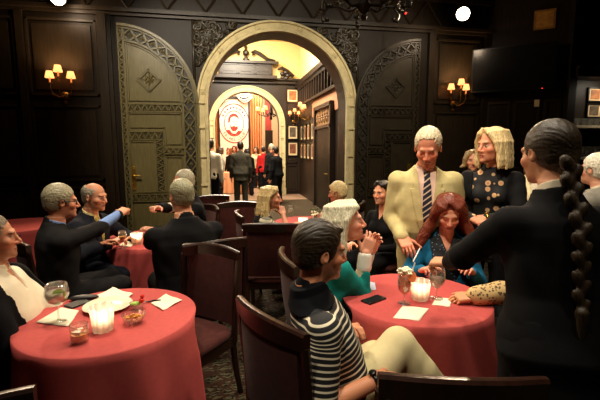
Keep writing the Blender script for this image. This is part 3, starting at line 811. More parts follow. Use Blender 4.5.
spandrel('trim_2', -1, LEAFD); spandrel('trim_3', 1, LEAFD)
# ---- panelling, cornice and battens on the back wall
g = Geo()
g.box2((XL, WY-.10, 3.84), (XR, WY, 3.90)); g.box2((XL, WY-.05, 3.79), (XR, WY, 3.84)); st(g, 'trim_4', WOOD)
g = Geo()
for i in range(-6, 9):                            # pointed battens above the cornice
    x = AX+i*.62
    if not XL+.4 < x < 5.2: continue
    for sx in (-1, 1): g.tube([(x+sx*.31, WY-.02, 4.35), (x, WY-.025, 3.92)], .02, 4)
g.box2((XL, WY-.06, 4.35), (XR, WY, 4.42)); st(g, 'trim_5', WOOD)
def panel(g, x0, x1, z0, z1, y=WY, t=.035, d=.03):
    for a, b in (((x0, z0), (x1, z0+t)), ((x0, z1-t), (x1, z1)), ((x0, z0), (x0+t, z1)), ((x1-t, z0), (x1, z1))): g.box2((a[0], y-d, a[1]), (b[0], y, b[1]))
    g.box2((x0+.09, y-.018, z0+.09), (x1-.09, y, z1-.09))
g = Geo()
for x0, x1 in ((-5.5, -4.3), (-4.15, -3.2), (-3.05, -2.0)):
    for z0, z1 in ((.15, 1.0), (1.1, 2.35), (2.5, 3.7)): panel(g, x0, x1, z0, z1)
for x0, x1 in ((-5.55, -5.5), (-4.28, -4.17), (-3.18, -3.07), (-1.98, -1.78)): g.box2((x0, WY-.05, 0), (x1, WY, 3.8))
g.box2((-1.98, WY-.09, 0), (-1.84, WY, 3.8)); st(g, 'trim_6', WOOD)
g = Geo()
for x0, x1 in ((3.98, 4.95),):
    for z0, z1 in ((.15, 1.0), (1.1, 2.35), (2.5, 3.7)): panel(g, x0, x1, z0, z1)
g.box2((3.82, WY-.09, 0), (3.95, WY, 3.8)); g.box2((5.0, WY-.07, 0), (5.12, WY, 3.8)); st(g, 'trim_7', WOOD)
g = Geo(); g.box2((XL, WY-.04, 0), (AX-AR-.2, WY, .18)); g.box2((AX+AR+.2, WY-.04, 0), (XR, WY, .18)); st(g, 'baseboard_back', WOOD)
# ---- corner with the screen: a splayed wall between the back wall and the bar's pillar
PA, PB = Vector((5.05, WY+.02, 0)), Vector((6.12, 6.45, 0))
dv = (PB-PA); cang = math.atan2(dv.y, dv.x); cl = dv.length
def corner(u, z, d=0.): 
    e = dv.normalized(); nn = Vector((e.y, -e.x, 0)); return PA+e*u+nn*d+Vector((0, 0, z))
g = Geo(); g.prism([(0, 0), (cl, 0), (cl, TOPZ), (0, TOPZ)], PA+Vector((0, 0, 0)), dv.normalized(), (0, 0, 1), -.1); st(g, 'wall_corner', WOOD2)
g = Geo()
for u0, u1, z0, z1 in ((.08, .5, .2, 2.55), (.56, 1.0, .2, 2.55), (1.06, 1.33, .2, 2.55)):
    for a, b in (((u0, z0), (u1, z0+.05)), ((u0, z1-.05), (u1, z1)), ((u0, z0), (u0+.05, z1)), ((u1-.05, z0), (u1, z1)), ((u0, 1.2), (u1, 1.28))):
        g.prism([(a[0], a[1]), (b[0], a[1]), (b[0], b[1]), (a[0], b[1])], corner(0, 0, 0), dv.normalized(), (0, 0, 1), .03)
st(g, 'trim_8', WOOD)
g = Geo(); g.box2((6.1, 6.36, 0), (6.26, 6.9, TOPZ)); st(g, 'wall_pillar', WOOD2)
# ---- the hall beyond the arch
HX0, HX1 = -.9, 2.62; HY = 14.1
A2X, A2R, A2S = .80, 1.10, 2.45
g = Geo(); g.box2((HX0-.15, WY+.5, 0), (HX0, HY+.4, 5.4)); st(g, 'wall_hall_left', HALLW)
g = Geo(); g.box2((HX1, WY+.5, 0), (HX1+.15, HY+.4, 5.4)); st(g, 'wall_hall_right', HALLW)
g = Geo(); g.box2((HX0, WY+.5, 5.25), (HX1, HY+.4, 5.4)); st(g, 'ceiling_hall', PLAS)
g = Geo(); arch_wall(g, HX0, HX1, 5.25, HY, HY+.4, A2X, A2R, A2S); st(g, 'wall_hall_end', HALLW)
g = Geo(); g.box2((HX0, WY+.5, TOPZ-.05), (HX1, WY+.52, 5.4)); st(g, 'wall_hall_front', PLAS)
archivolt('trim_9', A2X, A2R, A2R+.2, A2S, HY, .09, STONE, rosettes=False, blocks=13)
g = Geo(); g.box2((HX0+.01, HY-.03, 4.0), (HX1-.01, HY, 5.24)); st(g, 'trim_10', PLAS)
g = Geo(); g.box2((HX0, HY-.22, 3.94), (HX1, HY, 4.0)); g.box2((HX0, HY-.12, 3.84), (HX1, HY, 3.94)); st(g, 'trim_11', HALLW)
g = Geo(); g.box2((HX1-.02, WY+.5, 3.86), (HX1, HY, 5.24)); st(g, 'trim_12', PLAS)
g = Geo(); g.box2((HX1-.16, WY+.5, 3.72), (HX1, HY, 3.86)); g.box2((HX1-.1, WY+.5, 3.05), (HX1, HY, 3.12)); g.box2((HX1-.1, WY+.5, 3.62), (HX1, HY, 3.72))
y = WY+.6
while y < HY-.1: g.box2((HX1-.09, y, 3.1), (HX1, y+.06, 3.66)); y += .32
st(g, 'trim_13', HALLW)
ROSE = mat('rose_plaster', (176, 120, 84), .8, var=.1)
g = Geo(); g.box2((HX1-.02, WY+.5, 2.55), (HX1, 11.9, 3.05)); st(g, 'trim_14', ROSE)
# door with carved transom in the hall's side wall
g = Geo(); g.box2((HX1-.07, 9.55, 0), (HX1, 11.2, 2.18)); d3 = st(g, 'door_3', WOOD2)
g = Geo()
for ya, yb in ((9.45, 9.57), (11.18, 11.3)): g.box2((HX1-.12, ya, 0), (HX1, yb, 2.75))
g.box2((HX1-.12, 9.45, 2.68), (HX1, 11.3, 2.78)); g.box2((HX1-.12, 9.45, 2.16), (HX1, 11.3, 2.24)); st(g, 'trim_15', HALLW)
g = Geo(); g.box2((HX1-.05, 9.57, 2.24), (HX1, 11.18, 2.68))
for i in range(6):
    yc = 9.72+i*.26
    for k in range(8):
        b = k*math.pi/4; g.tube([(HX1-.06, yc, 2.46), (HX1-.075, yc+.06*math.cos(b), 2.46+.09*math.sin(b)), (HX1-.06, yc+.115*math.cos(b), 2.46+.19*math.sin(b))], [.012, .02, .006], 5)
    g.ball((HX1-.07, yc, 2.46), .03, 8)
st(g, 'trim_16', mat('carved_transom', (150, 110, 70), .5))
Geo().tube([(HX1-.08, 9.75, 1.0), (HX1-.14, 9.75, 1.0), (HX1-.14, 9.9, 1.0)], .014, 8).build('handle', GOLD, d3)
# broken pediment over the inner arch
g = Geo(); zc = 3.98
g.box2((A2X-1.05, HY-.34, zc-.02), (A2X+1.0, HY-.02, zc+.08)); g.box2((A2X-.9, HY-.26, zc+.08), (A2X+.85, HY-.02, zc+.46)); g.box2((A2X-1.1, HY-.36, zc+.46), (A2X+1.05, HY-.02, zc+.54))
for k in range(3): 
    xa = A2X-.86+k*.57; panel(g, xa, xa+.54, zc+.11, zc+.43, HY-.26, .03, .025)
pcx = A2X-.03
for sx in (-1, 1):
    pts = [(pcx+sx*.98, HY-.2, zc+.57), (pcx+sx*.72, HY-.2, zc+.62), (pcx+sx*.48, HY-.2, zc+.78), (pcx+sx*.3, HY-.2, zc+.86), (pcx+sx*.2, HY-.2, zc+.82), (pcx+sx*.22, HY-.2, zc+.75), (pcx+sx*.29, HY-.2, zc+.77)]
    g.tube(pts, [.05, .06, .065, .06, .05, .04, .025], 8)
g.lathe([(.12, 0), (.12, .07), (.05, .1), (.045, .16), (.1, .22), (.11, .29), (.06, .35), (.03, .38), (.06, .44), (.03, .5), (0, .54)], (pcx, HY-.2, zc+.54), 14)
st(g, 'trim_17', HALLW)
g = Geo(); b_ = Vector((A2X+1.28, HY-.2, zc))      # carved scroll bracket beside the pediment
for k in range(5): g.ball(b_+Vector((.1*math.cos(k*1.3), 0, .12+.1*math.sin(k*1.3))), (.09, .08, .07), 8)
g.tube([b_+Vector((-.25, 0, .3)), b_+Vector((-.1, 0, .36)), b_+Vector((.1, 0, .25)), b_+Vector((.3, 0, .1)), b_+Vector((.2, 0, .02))], [.03, .06, .07, .05, .02], 8)
st(g, 'trim_18', HALLW)
# panel frames on the end wall and side wall
g = Geo()
for z0, z1 in ((.1, 1.05), (1.12, 3.0), (3.05, 3.85)): panel(g, A2X+A2R+.26, HX1-.08, z0, z1, HY, .04, .03)
st(g, 'trim_19', HALLW)
# bright room at the end
g = Geo(); g.box2((-3.6, 19.9, 0), (5.0, 20.1, 5)); st(g, 'wall_far', mat('warm_white', (236, 214, 178), .8, var=.04))
g = Geo(); g.box2((-3.7, HY+.4, 0), (-3.6, 20.1, 5)); st(g, 'wall_far_left', PLAS)
g = Geo(); g.box2((5.0, HY+.4, 0), (5.1, 20.1, 5)); st(g, 'wall_far_right', PLAS)
g = Geo(); g.box2((-3.7, HY+.4, 5), (5.1, 20.1, 5.1)); st(g, 'ceiling_far', PLAS)
g = Geo(); g.box2((-3.6, HY+.38, 0), (HX0, HY+.4, 5)); g.box2((HX1, HY+.38, 0), (5.0, HY+.4, 5)); st(g, 'wall_far_front', PLAS)
g = Geo(); g.box2((HX0, 12.6, -.01), (5.0, 20, .006)); g.box2((-3.6, HY+.4, -.01), (HX0, 20, .006)); st(g, 'floor_hall', mat('hall_carpet', (128, 100, 78), .9, var=.25, scale=40))
# ------------------------------------------------------------------ furniture
MAHOG = mat('mahogany', (40, 21, 14), .28, var=.3, scale=6, stretch=(6, 6, .8), bump=.06, bscale=40)
VELV = mat('burgundy_fabric', (66, 28, 23), .8, var=.2, scale=25, bump=.1, bscale=200, sheen=.05, spec=.2)
CLOTHM = mat('red_damask', (178, 76, 72), .85, var=.06, scale=40, bump=.12, bscale=260, spec=.2)
CHAIR0 = None
def make_chair():
    r = root('dining_chair', '', 'chair', (0, 0, 0))
    def arcx(x): return -.235-.045*(1-(x/.235)**2)
    g = Geo(); xs = [-.245+.49*i/16 for i in range(17)]        # curved crest rail
    A = []
    for x in xs:
        y = arcx(min(.235, abs(x))); z1 = .985+.018*math.cos(x/.245*1.5); z0 = .915-.0*abs(x)
        A.append([(x, y-.014, z0), (x, y+.014, z0), (x, y+.016, z1-.006), (x, y+.004, z1), (x, y-.012, z1), (x, y-.02, z1-.01)])
    for a, b in zip(A[:-1], A[1:]): g.strip([Vector(q) for q in a], [Vector(q) for q in b], True)
    g._add([Vector(q) for q in A[0]], [(0, 1, 2, 3, 4, 5)]); g._add([Vector(q) for q in A[-1]], [(5, 4, 3, 2, 1, 0)])
    g.build('crest_rail', MAHOG, r, smooth=True)
    for sx in (-1, 1):
        g = Geo(); g.tube([(sx*.228, -.19, .40), (sx*.23, -.20, .62), (sx*.234, -.236, .93)], [.023, .021, .019], 6); g.build('back_post', MAHOG, r, smooth=True)
        g = Geo(); g.tube([(sx*.21, .19, .42), (sx*.205, .2, .2), (sx*.2, .2, .0)], [.026, .022, .017], 6); g.build('leg', MAHOG, r, smooth=True)
        g = Geo(); g.tube([(sx*.215, -.19, .42), (sx*.215, -.215, .2), (sx*.215, -.26, .0)], [.025, .022, .018], 6); g.build('leg', MAHOG, r, smooth=True)
    g = Geo(); P_ = []
    for i in range(13):
        x = -.205+.41*i/12; P_.append(x)
    for yo, sg in ((.016, 1), (-.012, -1)):
        rows = []
        for k in range(9):
            z = .50+.425*k/8; rows.append([Vector((x, arcx(x)*(z-.3)/.68+(-.195)*(1-(z-.3)/.68)+sg*(.012+.012*math.sin(math.pi*k/8)*math.cos(x/.205*1.4)), z)) for x in P_])
        for a, b in zip(rows[:-1], rows[1:]): g.strip(a, b)
        if sg == 1: f0 = rows
        else:
            for a, b in ((f0[0], rows[0]), (f0[-1], rows[-1])): g.strip(a, b)
            g.strip([q[0] for q in f0], [q[0] for q in rows]); g.strip([q[-1] for q in f0], [q[-1] for q in rows])
    g.build('back_panel', VELV, r, smooth=True)
    g = Geo(); n = 12
    def rim(s, z): return [Vector((s*.238*math.copysign(abs(math.cos(a))**.45, math.cos(a))*(1+.04*math.sin(a)), .0+s*.225*math.copysign(abs(math.sin(a))**.45, math.sin(a)), z)) for a in [2*math.pi*i/28 for i in range(28)]]
    L = [rim(.97, .43), rim(1, .445), rim(.985, .468), rim(.9, .485), rim(.6, .496)]
    for a, b in zip(L[:-1], L[1:]): g.strip(a, b, True)
    g._add(L[-1], [tuple(range(28))]); g._add(L[0], [tuple(range(28))[::-1]]); g.build('seat', VELV, r, smooth='all')
    g = Geo()
    for a, b in (((-.225, .19), (.225, .215)), ((-.225, -.205), (.225, -.18))): g.box2((a[0], a[1], .37), (b[0], b[1], .43))
    for sx in (-1, 1): g.box2((sx*.218-.012, -.2, .37), (sx*.218+.012, .2, .43))
    g.build('seat_frame', MAHOG, r)
    return r
def chair(label, X, D, phi, group=None):
    global CHAIR0
    if CHAIR0 is None: c = CHAIR0 = make_chair()
    else: c = copy_tree(CHAIR0)
    if 'group' in c: del c['group']
    c.location = cw(X, D); c.rotation_euler = (0, 0, R_(phi)-YAW); c['label'] = label
    if group: c['group'] = group
    return c
def table(tl, cl, X, D, r=.44, drop=.63, seed=0, nf=9):
    c = cw(X, D); t = root('round_table', tl, 'table', c, seed*.4)
    Geo().lathe([(0, .715), (r-.02, .715), (r, .72), (r, .738), (r-.01, .742), (0, .742)], n=48).build('tabletop', MAHOG, t, smooth=True)
    Geo().lathe([(.05, .03), (.045, .1), (.06, .3), (.04, .5), (.06, .7), (.0, .715)], n=20).build('column', MAHOG, t, smooth=True)
    g = Geo(); g.lathe([(0, 0), (.26, 0), (.27, .015), (.24, .035), (.08, .06), (0, .07)], n=32); g.build('base', MAHOG, t, smooth=True)
    g = Geo(); n = 144; rows = []; R0 = r+.004; rnd = random.Random(seed+3); ph = [rnd.random()*6.28 for _ in range(4)]
    for rr in (.0, .15, .3, R0-.03, R0-.008): rows.append([Vector((rr*math.cos(2*math.pi*i/n), rr*math.sin(2*math.pi*i/n), .75)) for i in range(n)])
    for k in range(15):
        t_ = k/14; row = []
        for i in range(n):
            a = 2*math.pi*i/n
            f = (math.sin(nf*a+ph[0])+.55*math.sin((nf-4)*a+ph[1])+.35*math.sin((nf+5)*a+ph[2]))/1.9
            q = R0+(.048*t_**.8)+.062*t_**.9*f; row.append(Vector((q*math.cos(a), q*math.sin(a), .7465-.004*(k > 0)-drop*t_*(1+.035*math.sin(4*a+ph[3])*t_)-(.0 if k else 0))))
        rows.append(row)
    for a, b in zip(rows[1:-1], rows[2:]): g.strip(a, b, True)
    g._add([Vector((0, 0, .75))]+rows[1], [(0, 1+i, 1+(i+1) % n) for i in range(n)])
    o = g.build('tablecloth', CLOTHM, None, smooth='all'); o.location = c; o.rotation_euler = (0, 0, seed*.4)
    props(o, cl, 'tablecloth', 'red tablecloths'); return c
# ------------------------------------------------------------------ things on the tables
def glass_mat(name, tint=(250, 250, 246), f0=.06, haze=0.):
    if name in MATS: return MATS[name]
    m, nt, b = _nodes(name); N = nt.nodes; L = nt.links
    tr = N.new('ShaderNodeBsdfTransparent'); tr.inputs['Color'].default_value = lin(tint)+(1,)
    gl = N.new('ShaderNodeBsdfGlossy'); gl.inputs['Roughness'].default_value = .04
    lw = N.new('ShaderNodeLayerWeight'); lw.inputs['Blend'].default_value = .35
    mp = N.new('ShaderNodeMapRange'); mp.inputs['To Min'].default_value = f0; mp.inputs['To Max'].default_value = .75
    mx = N.new('ShaderNodeMixShader'); L.new(lw.outputs['Facing'], mp.inputs['Value']); L.new(mp.outputs['Result'], mx.inputs['Fac']); L.new(tr.outputs[0], mx.inputs[1]); L.new(gl.outputs[0], mx.inputs[2])
    out = mx
    if haze:
        df = N.new('ShaderNodeBsdfTranslucent'); df.inputs['Color'].default_value = lin(tint)+(1,); d2 = N.new('ShaderNodeBsdfDiffuse'); d2.inputs['Color'].default_value = lin(tint)+(1,)
        m1 = N.new('ShaderNodeMixShader'); L.new(df.outputs[0], m1.inputs[1]); L.new(d2.outputs[0], m1.inputs[2])
        m2 = N.new('ShaderNodeMixShader'); m2.inputs['Fac'].default_value = haze; L.new(mx.outputs[0], m2.inputs[1]); L.new(m1.outputs[0], m2.inputs[2]); out = m2
    L.new(out.outputs[0], N['Material Output'].inputs['Surface']); MATS[name] = m; return m
GLASS = glass_mat('clear_glass', (253, 252, 249), .07, .04)
def frosted():
    m, nt, b = _nodes('ribbed_candle_glass'); N = nt.nodes; L = nt.links
    tr = N.new('ShaderNodeBsdfTranslucent'); tr.inputs['Color'].default_value = (1, .95, .9, 1); tp = N.new('ShaderNodeBsdfTransparent')
    b.inputs['Base Color'].default_value = (.85, .8, .76, 1); b.inputs['Roughness'].default_value = .08
    lw = N.new('ShaderNodeLayerWeight'); lw.inputs['Blend'].default_value = .3
    m1 = N.new('ShaderNodeMixShader'); m1.inputs['Fac'].default_value = .42; L.new(tr.outputs[0], m1.inputs[1]); L.new(tp.outputs[0], m1.inputs[2])
    mx = N.new('ShaderNodeMixShader'); L.new(lw.outputs['Fresnel'], mx.inputs['Fac'])
    L.new(m1.outputs[0], mx.inputs[1]); L.new(b.outputs[0], mx.inputs[2]); L.new(mx.outputs[0], N['Material Output'].inputs['Surface']); return m
FROST = frosted(); WAX = mat('candle_wax', (245, 225, 190), .5, var=0, emit=(255, 190, 120), estr=.25); FLAME = mat('flame', (255, 200, 120), .5, var=0, emit=(255, 196, 120), estr=9)
NAPK = mat('paper_napkin', (232, 222, 194), .85, var=.04, bump=.1, bscale=80); CER = mat('white_china', (226, 214, 186), .22, var=.03)
T0 = .7505
def wineglass(name, label, loc, H, bowl, base=.036, liquid=None, lz=(.0, .0), cat='glass', extra=None, group=None, neck=None):
    r = root(name, label, cat, loc, 0, group); st_ = neck or H*.45
    prof = [(0, .0), (base, .0), (base, .003), (.010, .008), (.0045, .02), (.0045, st_-.01)]
    bz = [(.0, 0), (.45, .05), (.8, .2), (1., .48), (.97, .7), (.84, 1.)]
    out = [(.0045+(bowl-.0045)*a if i == 0 else bowl*a, st_+(H-st_)*b) for i, (a, b) in enumerate(bz)]
    inn = [(max(0, q-.0018), z+(.003 if i == 0 else 0)) for i, (q, z) in enumerate(out)][::-1]
    inn[-1] = (0, st_+.006)
    Geo().lathe(prof+out[1:]+inn, n=28).build('glass', GLASS, r, smooth='all')
    if liquid:
        f = lz[1]; L_ = [(0, st_+.008)]
        for q, z in out[1:]:
            if z < st_+(H-st_)*f: L_.append((q*.94, z))
        zt = st_+(H-st_)*f; ri = np.interp(f, [b for a, b in bz], [a for a, b in bz])*bowl*.95; L_ += [(ri, zt), (0, zt)]
        Geo().lathe(L_, n=24).build('drink', liquid, r, smooth=True)
    if extra: extra(r, st_, H, bowl)
    return r
def candle(label, loc, w=.052, H=.125, group='lit glass candle holders', rz=0., power=2.4):
    r = root('candle_holder', label, 'candle', loc, rz, group)
    def fr(a, z): return (1+.045*math.cos(10*a))*(1 if z < .01 else 1)
    prof = [(0, 0), (w*.8, 0), (w*.84, .006), (w*.9, H*.4), (w*1.0, H*.9), (w*1.04, H), (w*.93, H), (w*.86, H*.85), (w*.76, .02), (0, .016)]
    Geo().lathe(prof, n=64, fr=lambda a, z: .93+.13*abs(math.cos(4*a))**.7+(.05*math.cos(8*a) if z > H*.95 else 0)).build('holder', FROST, r, smooth=True)
    Geo().lathe([(0, .017), (w*.6, .017), (w*.6, .045), (w*.5, .05), (0, .048)], n=20).build('candle', WAX, r, smooth=True)
    Geo().lathe([(0, .052), (.005, .058), (.0075, .068), (.004, .085), (0, .096)], n=10).build('flame', FLAME, r, smooth='all')
    l = bpy.data.lights.new('candle_light', 'POINT'); l.energy = power; l.color = (1, .72, .46); l.shadow_soft_size = .012
    o = bpy.data.objects.new('candle_light', l); COL.objects.link(o); o.parent = r; o.location = (0, 0, .10)
    return r
def poly_sheet(name, label, cat, px, m, z=T0, th=.0022, curl=.006, group=None, fold=True, seed=0):
    P_ = [onz(x, y, z) for x, y in px]; c = sum(P_, Vector())/len(P_); r = random.Random(seed); n = 8; g = Geo(); rows = []
    for i in range(n+1):
        row = []
        for j in range(n+1):
            u, v = i/n, j/n; q = P_[0]*(1-u)*(1-v)+P_[1]*u*(1-v)+P_[2]*u*v+P_[3]*(1-u)*v
            e = max(abs(u-.5), abs(v-.5))*2
            q = q-c; q.z = th+curl*max(0, e-.6)*(.5+.5*math.sin(5*u+7*v+seed))+.0012*math.sin(9*u*v+seed); row.append(q)
        rows.append(row)
    for a, b in zip(rows[:-1], rows[1:]): g.strip(a, b)
    o = g.build(name, m, None, smooth='all'); o.location = c
    s = o.modifiers.new('Solidify', 'SOLIDIFY'); s.thickness = th; s.offset = -1
    return props(o, label, cat, group)
TL = table('round pedestal table beside the man in a white shirt', 'red cloth on the table with the balloon glass and the plate', -1.02, 2.06, .44, .56, 1)
TR = table('round pedestal table at which the red-haired woman sits', 'red cloth on the table with the phone and the stemmed cocktail', .70, 2.36, .44, .60, 2)
TM = table('round pedestal table between the four men in dark suits', 'red cloth on the table under the bumping fists', -1.50, 3.95, .46, .60, 3)
TB = table('round pedestal table standing empty by the panelled wall', 'bare red cloth on the empty table by the panelled wall', -3.35, 4.65, .50, .60, 4)
TC = table('round pedestal table between two blonde women near the arch', 'red cloth on the table of the woman in a striped top', .10, 4.85, .42, .60, 5)
def on(px, py, z=T0): return onz(px, py, z)
# left table
LIQ = glass_mat('gin_and_tonic', (246, 242, 232), .1, .42); AMB = mat('amber_whisky', (250, 176, 74), .15, var=.08); ORG = mat('orange_cocktail', (250, 140, 84), .2, var=.1); ICE = mat('ice', (240, 226, 200), .15, var=.05); LIME = mat('lime_flesh', (150, 185, 60), .4, var=.2, scale=60)
poly_sheet('napkin', 'white paper napkin under the balloon glass', 'napkin', [(36, 323), (61, 308), (79, 311), (68, 327)], NAPK, group='paper napkins', seed=1)
def gin(r, st_, H, bowl):
    g = Geo(); rnd = random.Random(2)
    for k in range(6): g.box((.03*math.cos(k*1.05), .03*math.sin(k*1.05), st_+.045+.008*(k % 2)), (.026, .024, .024), rz=k*.7)
    g.build('ice', ICE, r)
    g = Geo(); g.prism([(.03*math.cos(a), .03*math.sin(a)) for a in [math.pi*i/10-.3 for i in range(11)]], (.02, -.03, st_+.06), (1, .2, 0), (0, .35, 1), .008); g.prism([(.024*math.cos(a), .024*math.sin(a)) for a in [2*math.pi*i/14 for i in range(14)]], (.028, -.012, st_+.042), (.9, .4, 0), (0, .2, 1), .01)
    g.build('lime_wedge', LIME, r)
wineglass('balloon_glass', 'large balloon gin glass with ice and lime', on(59, 322)+Vector((0, 0, .003)), .205, .058, .036, LIQ, (0, .62), extra=gin, neck=.092)
def tumbler(name, label, loc, r_, H, liq=None, f=.4, extra=None, cat='glass'):
    r = root(name, label, cat, loc)
    Geo().lathe([(0, 0), (r_*.86, 0), (r_*.9, .004), (r_, H), (r_-.003, H), (r_*.87, .014), (0, .012)], n=26).build('glass', GLASS, r, smooth=True)
    if liq: Geo().lathe([(0, .013), (r_*.85, .015), (r_*(.87+.1*f)-.002, H*f), (0, H*f)], n=24).build('drink', liq, r, smooth=True)
    if extra: extra(r)
    return r
def ice3(r):
    g = Geo()
    for k in range(4): g.box((.016*math.cos(k*1.6), .016*math.sin(k*1.6), .042+.006*(k % 2)), (.024, .022, .022), rz=k*.5)
    g.build('ice', ICE, r)
    g = Geo(); g.tube([(.0, -.02, .05), (.015, -.005, .058), (.02, .018, .05)], .006, 6, flat=.4); g.build('orange_peel', ORG, r)
tumbler('whisky_tumbler', 'short tumbler of amber whisky with ice beside the lit candle', on(80, 342), .041, .088, AMB, .5, ice3)
candle('lit ribbed glass candle holder beside the whisky tumbler', on(103, 330), .055, .125, power=.5)
pr = root('dinner_plate', 'white china plate behind the candle and nut bowl', 'plate', on(108, 308))
Geo().lathe([(0, .004), (.07, .004), (.085, .008), (.128, .02), (.13, .023), (.126, .025), (.085, .013), (.07, .009), (0, .009)], n=48).build('plate', CER, pr, smooth=True); 
poly_sheet('napkin', 'folded white napkin lying beyond the plate', 'napkin', [(91, 299), (113, 289), (133, 295), (124, 301)], NAPK, curl=.02, th=.006, group='paper napkins', seed=2)
poly_sheet('napkin', 'white paper napkin lying alone near the dark cocktail pick', 'napkin', [(151, 304), (166, 295), (182, 301), (163, 311)], NAPK, curl=.012, group='paper napkins', seed=3)
def bowl_nuts():
    r = root('nut_bowl', 'small glass bowl of golden nuts', 'bowl', on(134, 323))
    Geo().lathe([(0, 0), (.03, 0), (.034, .004), (.052, .025), (.060, .048), (.057, .048), (.048, .026), (.03, .008), (0, .006)], n=30).build('bowl', GLASS, r, smooth=True)
    g = Geo(); rnd = random.Random(4)
    for k in range(70):
        a = rnd.random()*6.28; q = .047*math.sqrt(rnd.random()); g.ball((q*math.cos(a), q*math.sin(a), .022+.022*rnd.random()*(1.25-q/.05)), (.0085, .006, .006), 6, Matrix.Rotation(rnd.random()*3, 3, 'Z') @ Matrix.Rotation(rnd.random(), 3, 'Y'))
    props(g.build('nuts', mat('roasted_nuts', (206, 140, 62), .45, var=.25, scale=60), r, smooth='all'), kind='stuff')
bowl_nuts()
r = root('garnish_dish', 'small dish with a lime wedge and red cherries behind the nuts', 'bowl', on(138, 309))
Geo().lathe([(0, 0), (.025, 0), (.038, .022), (.044, .04), (.041, .04), (.034, .022), (.02, .006), (0, .005)], n=24).build('dish', GLASS, r, smooth=True)
Geo().ball((-.012, 0, .03), (.028, .022, .014), 10).build('lime_wedge', LIME, r, smooth='all')
g = Geo(); g.ball((.022, -.005, .05), .015, 10).ball((.026, .0, .072), .012, 10); g.build('cherries', mat('cherry_red', (214, 40, 24), .25, var=.1), r, smooth='all')
g = Geo(); a, b = on(146, 303), on(161, 301); g.tube([a+Vector((0, 0, .006)), (a+b)/2+Vector((0, 0, .009)), b+Vector((0, 0, .006))], [.004, .006, .003], 8); props(g.build('cocktail_pick', BLACK, None, smooth=True), 'dark cocktail pick lying toward the lone napkin', 'pick')
def phone(label, px, rgb=(14, 14, 15), scr=(25, 26, 28), name='smartphone'):
    P_ = [on(x, y) for x, y in px]; c = sum(P_, Vector())/4; ex = ((P_[1]-P_[0])+(P_[2]-P_[3]))/2; ey = ((P_[3]-P_[0])+(P_[2]-P_[1]))/2; ey = ey-ex.normalized()*ey.dot(ex.normalized())
    r = root(name, label, 'phone', c, math.atan2(ex.y, ex.x)); L, W = ex.length, ey.length
    bevel(Geo().box((0, 0, .006), (L, W, .009)).build('case', mat('phone_case%d' % rgb[0], rgb, .35, var=.1), r), .004, 3)
    Geo().box((0, 0, .0108), (L*.92, W*.86, .0008)).build('screen', mat('phone_glass%d' % scr[0], scr, .08, var=0), r)
phone('black phone lying flat by the teal sleeve', [(361, 301), (378, 296), (386, 299), (369, 306)])
phone('dark phone with a grey screen lying before the glasses case', [(64, 306), (83, 300), (91, 302), (71, 310)], (18, 17, 17), (96, 92, 86))
g = Geo(); c = on(84, 300); g.ball((0, 0, .016), (.085, .028, .016), 14); o = g.build('glasses_case', mat('black_leather', (26, 22, 20), .45, var=.2), None, smooth='all'); o.location = c; o.rotation_euler = (0, 0, .05); props(o, 'long black glasses case beyond the grey phone', 'case')
# right table
poly_sheet('napkin', 'white paper napkin lying flat in front of the cocktail', 'napkin', [(393, 318), (403, 306), (429, 309), (419, 321)], NAPK, group='paper napkins', seed=4)
poly_sheet('napkin', 'small white napkin by the hand with the ring', 'napkin', [(432, 305), (436, 298), (452, 299), (450, 307)], NAPK, group='paper napkins', seed=5)
o = poly_sheet('note_card', 'pale blue card lying by the teal sleeve', 'card', [(362, 290), (369, 282), (375, 283), (376, 290)], mat('pale_card', (205, 215, 235), .5, var=.03), seed=6)
FLW = mat('white_garnish', (244, 232, 200), .6, var=.08); 
def garnish(r, st_, H, bowl):
    g = Geo(); rnd = random.Random(8)
    for k in range(24):
        a = rnd.random()*6.28; q = .034*math.sqrt(rnd.random()); c = Vector((q*math.cos(a), q*math.sin(a), H+.002+.03*rnd.random()))
        for j in range(4):
            b = a+j*1.57; g.ball(c+Vector((.009*math.cos(b), .009*math.sin(b), .003)), (.009, .009, .006), 6)
    g.build('blossom', FLW, r, smooth='all')
    g = Geo(); g.prism([(.03*math.cos(x), .03*math.sin(x)) for x in [2*math.pi*i/16 for i in range(16)]], (.03, -.02, H-.012), (1, .3, 0), (0, .3, 1), .008); g.build('orange_slice', ORG, r)
    g = Geo(); g.tube([(.01, 0, st_+.03), (.06, 0, H+.065)], .0035, 8); g.build('straw', WHITE, r)
wineglass('cocktail_glass', 'stemmed cocktail glass topped with white blossom and a straw', on(404, 303), .175, .042, .036, ORG, (0, .93), extra=garnish, neck=.055)
candle('lit ribbed glass candle holder beside the stemmed cocktail', on(420, 299), .056, .115, rz=.2, power=.5)
# held by the waitress
GOB = at(437, 283, 2.04)
wineglass('water_goblet', 'clear stemmed goblet held by the waitress over the table', GOB-Vector((0, 0, .085)), .165, .042, .034, LIQ, (0, .5), neck=.06)
# middle left table
candle('lit glass candle holder under the bumping fists', on(137, 244), .05, .105, rz=.3, power=.8)
poly_sheet('napkin', 'white napkin on the table of the suited men', 'napkin', [(119, 246), (125, 241), (135, 243), (131, 247)], NAPK, group='paper napkins', seed=7)
wineglass('wine_glass', 'stemmed wine glass by the clasped hands of the bald man', on(123, 248), .16, .036, .032, AMB, (0, .4))
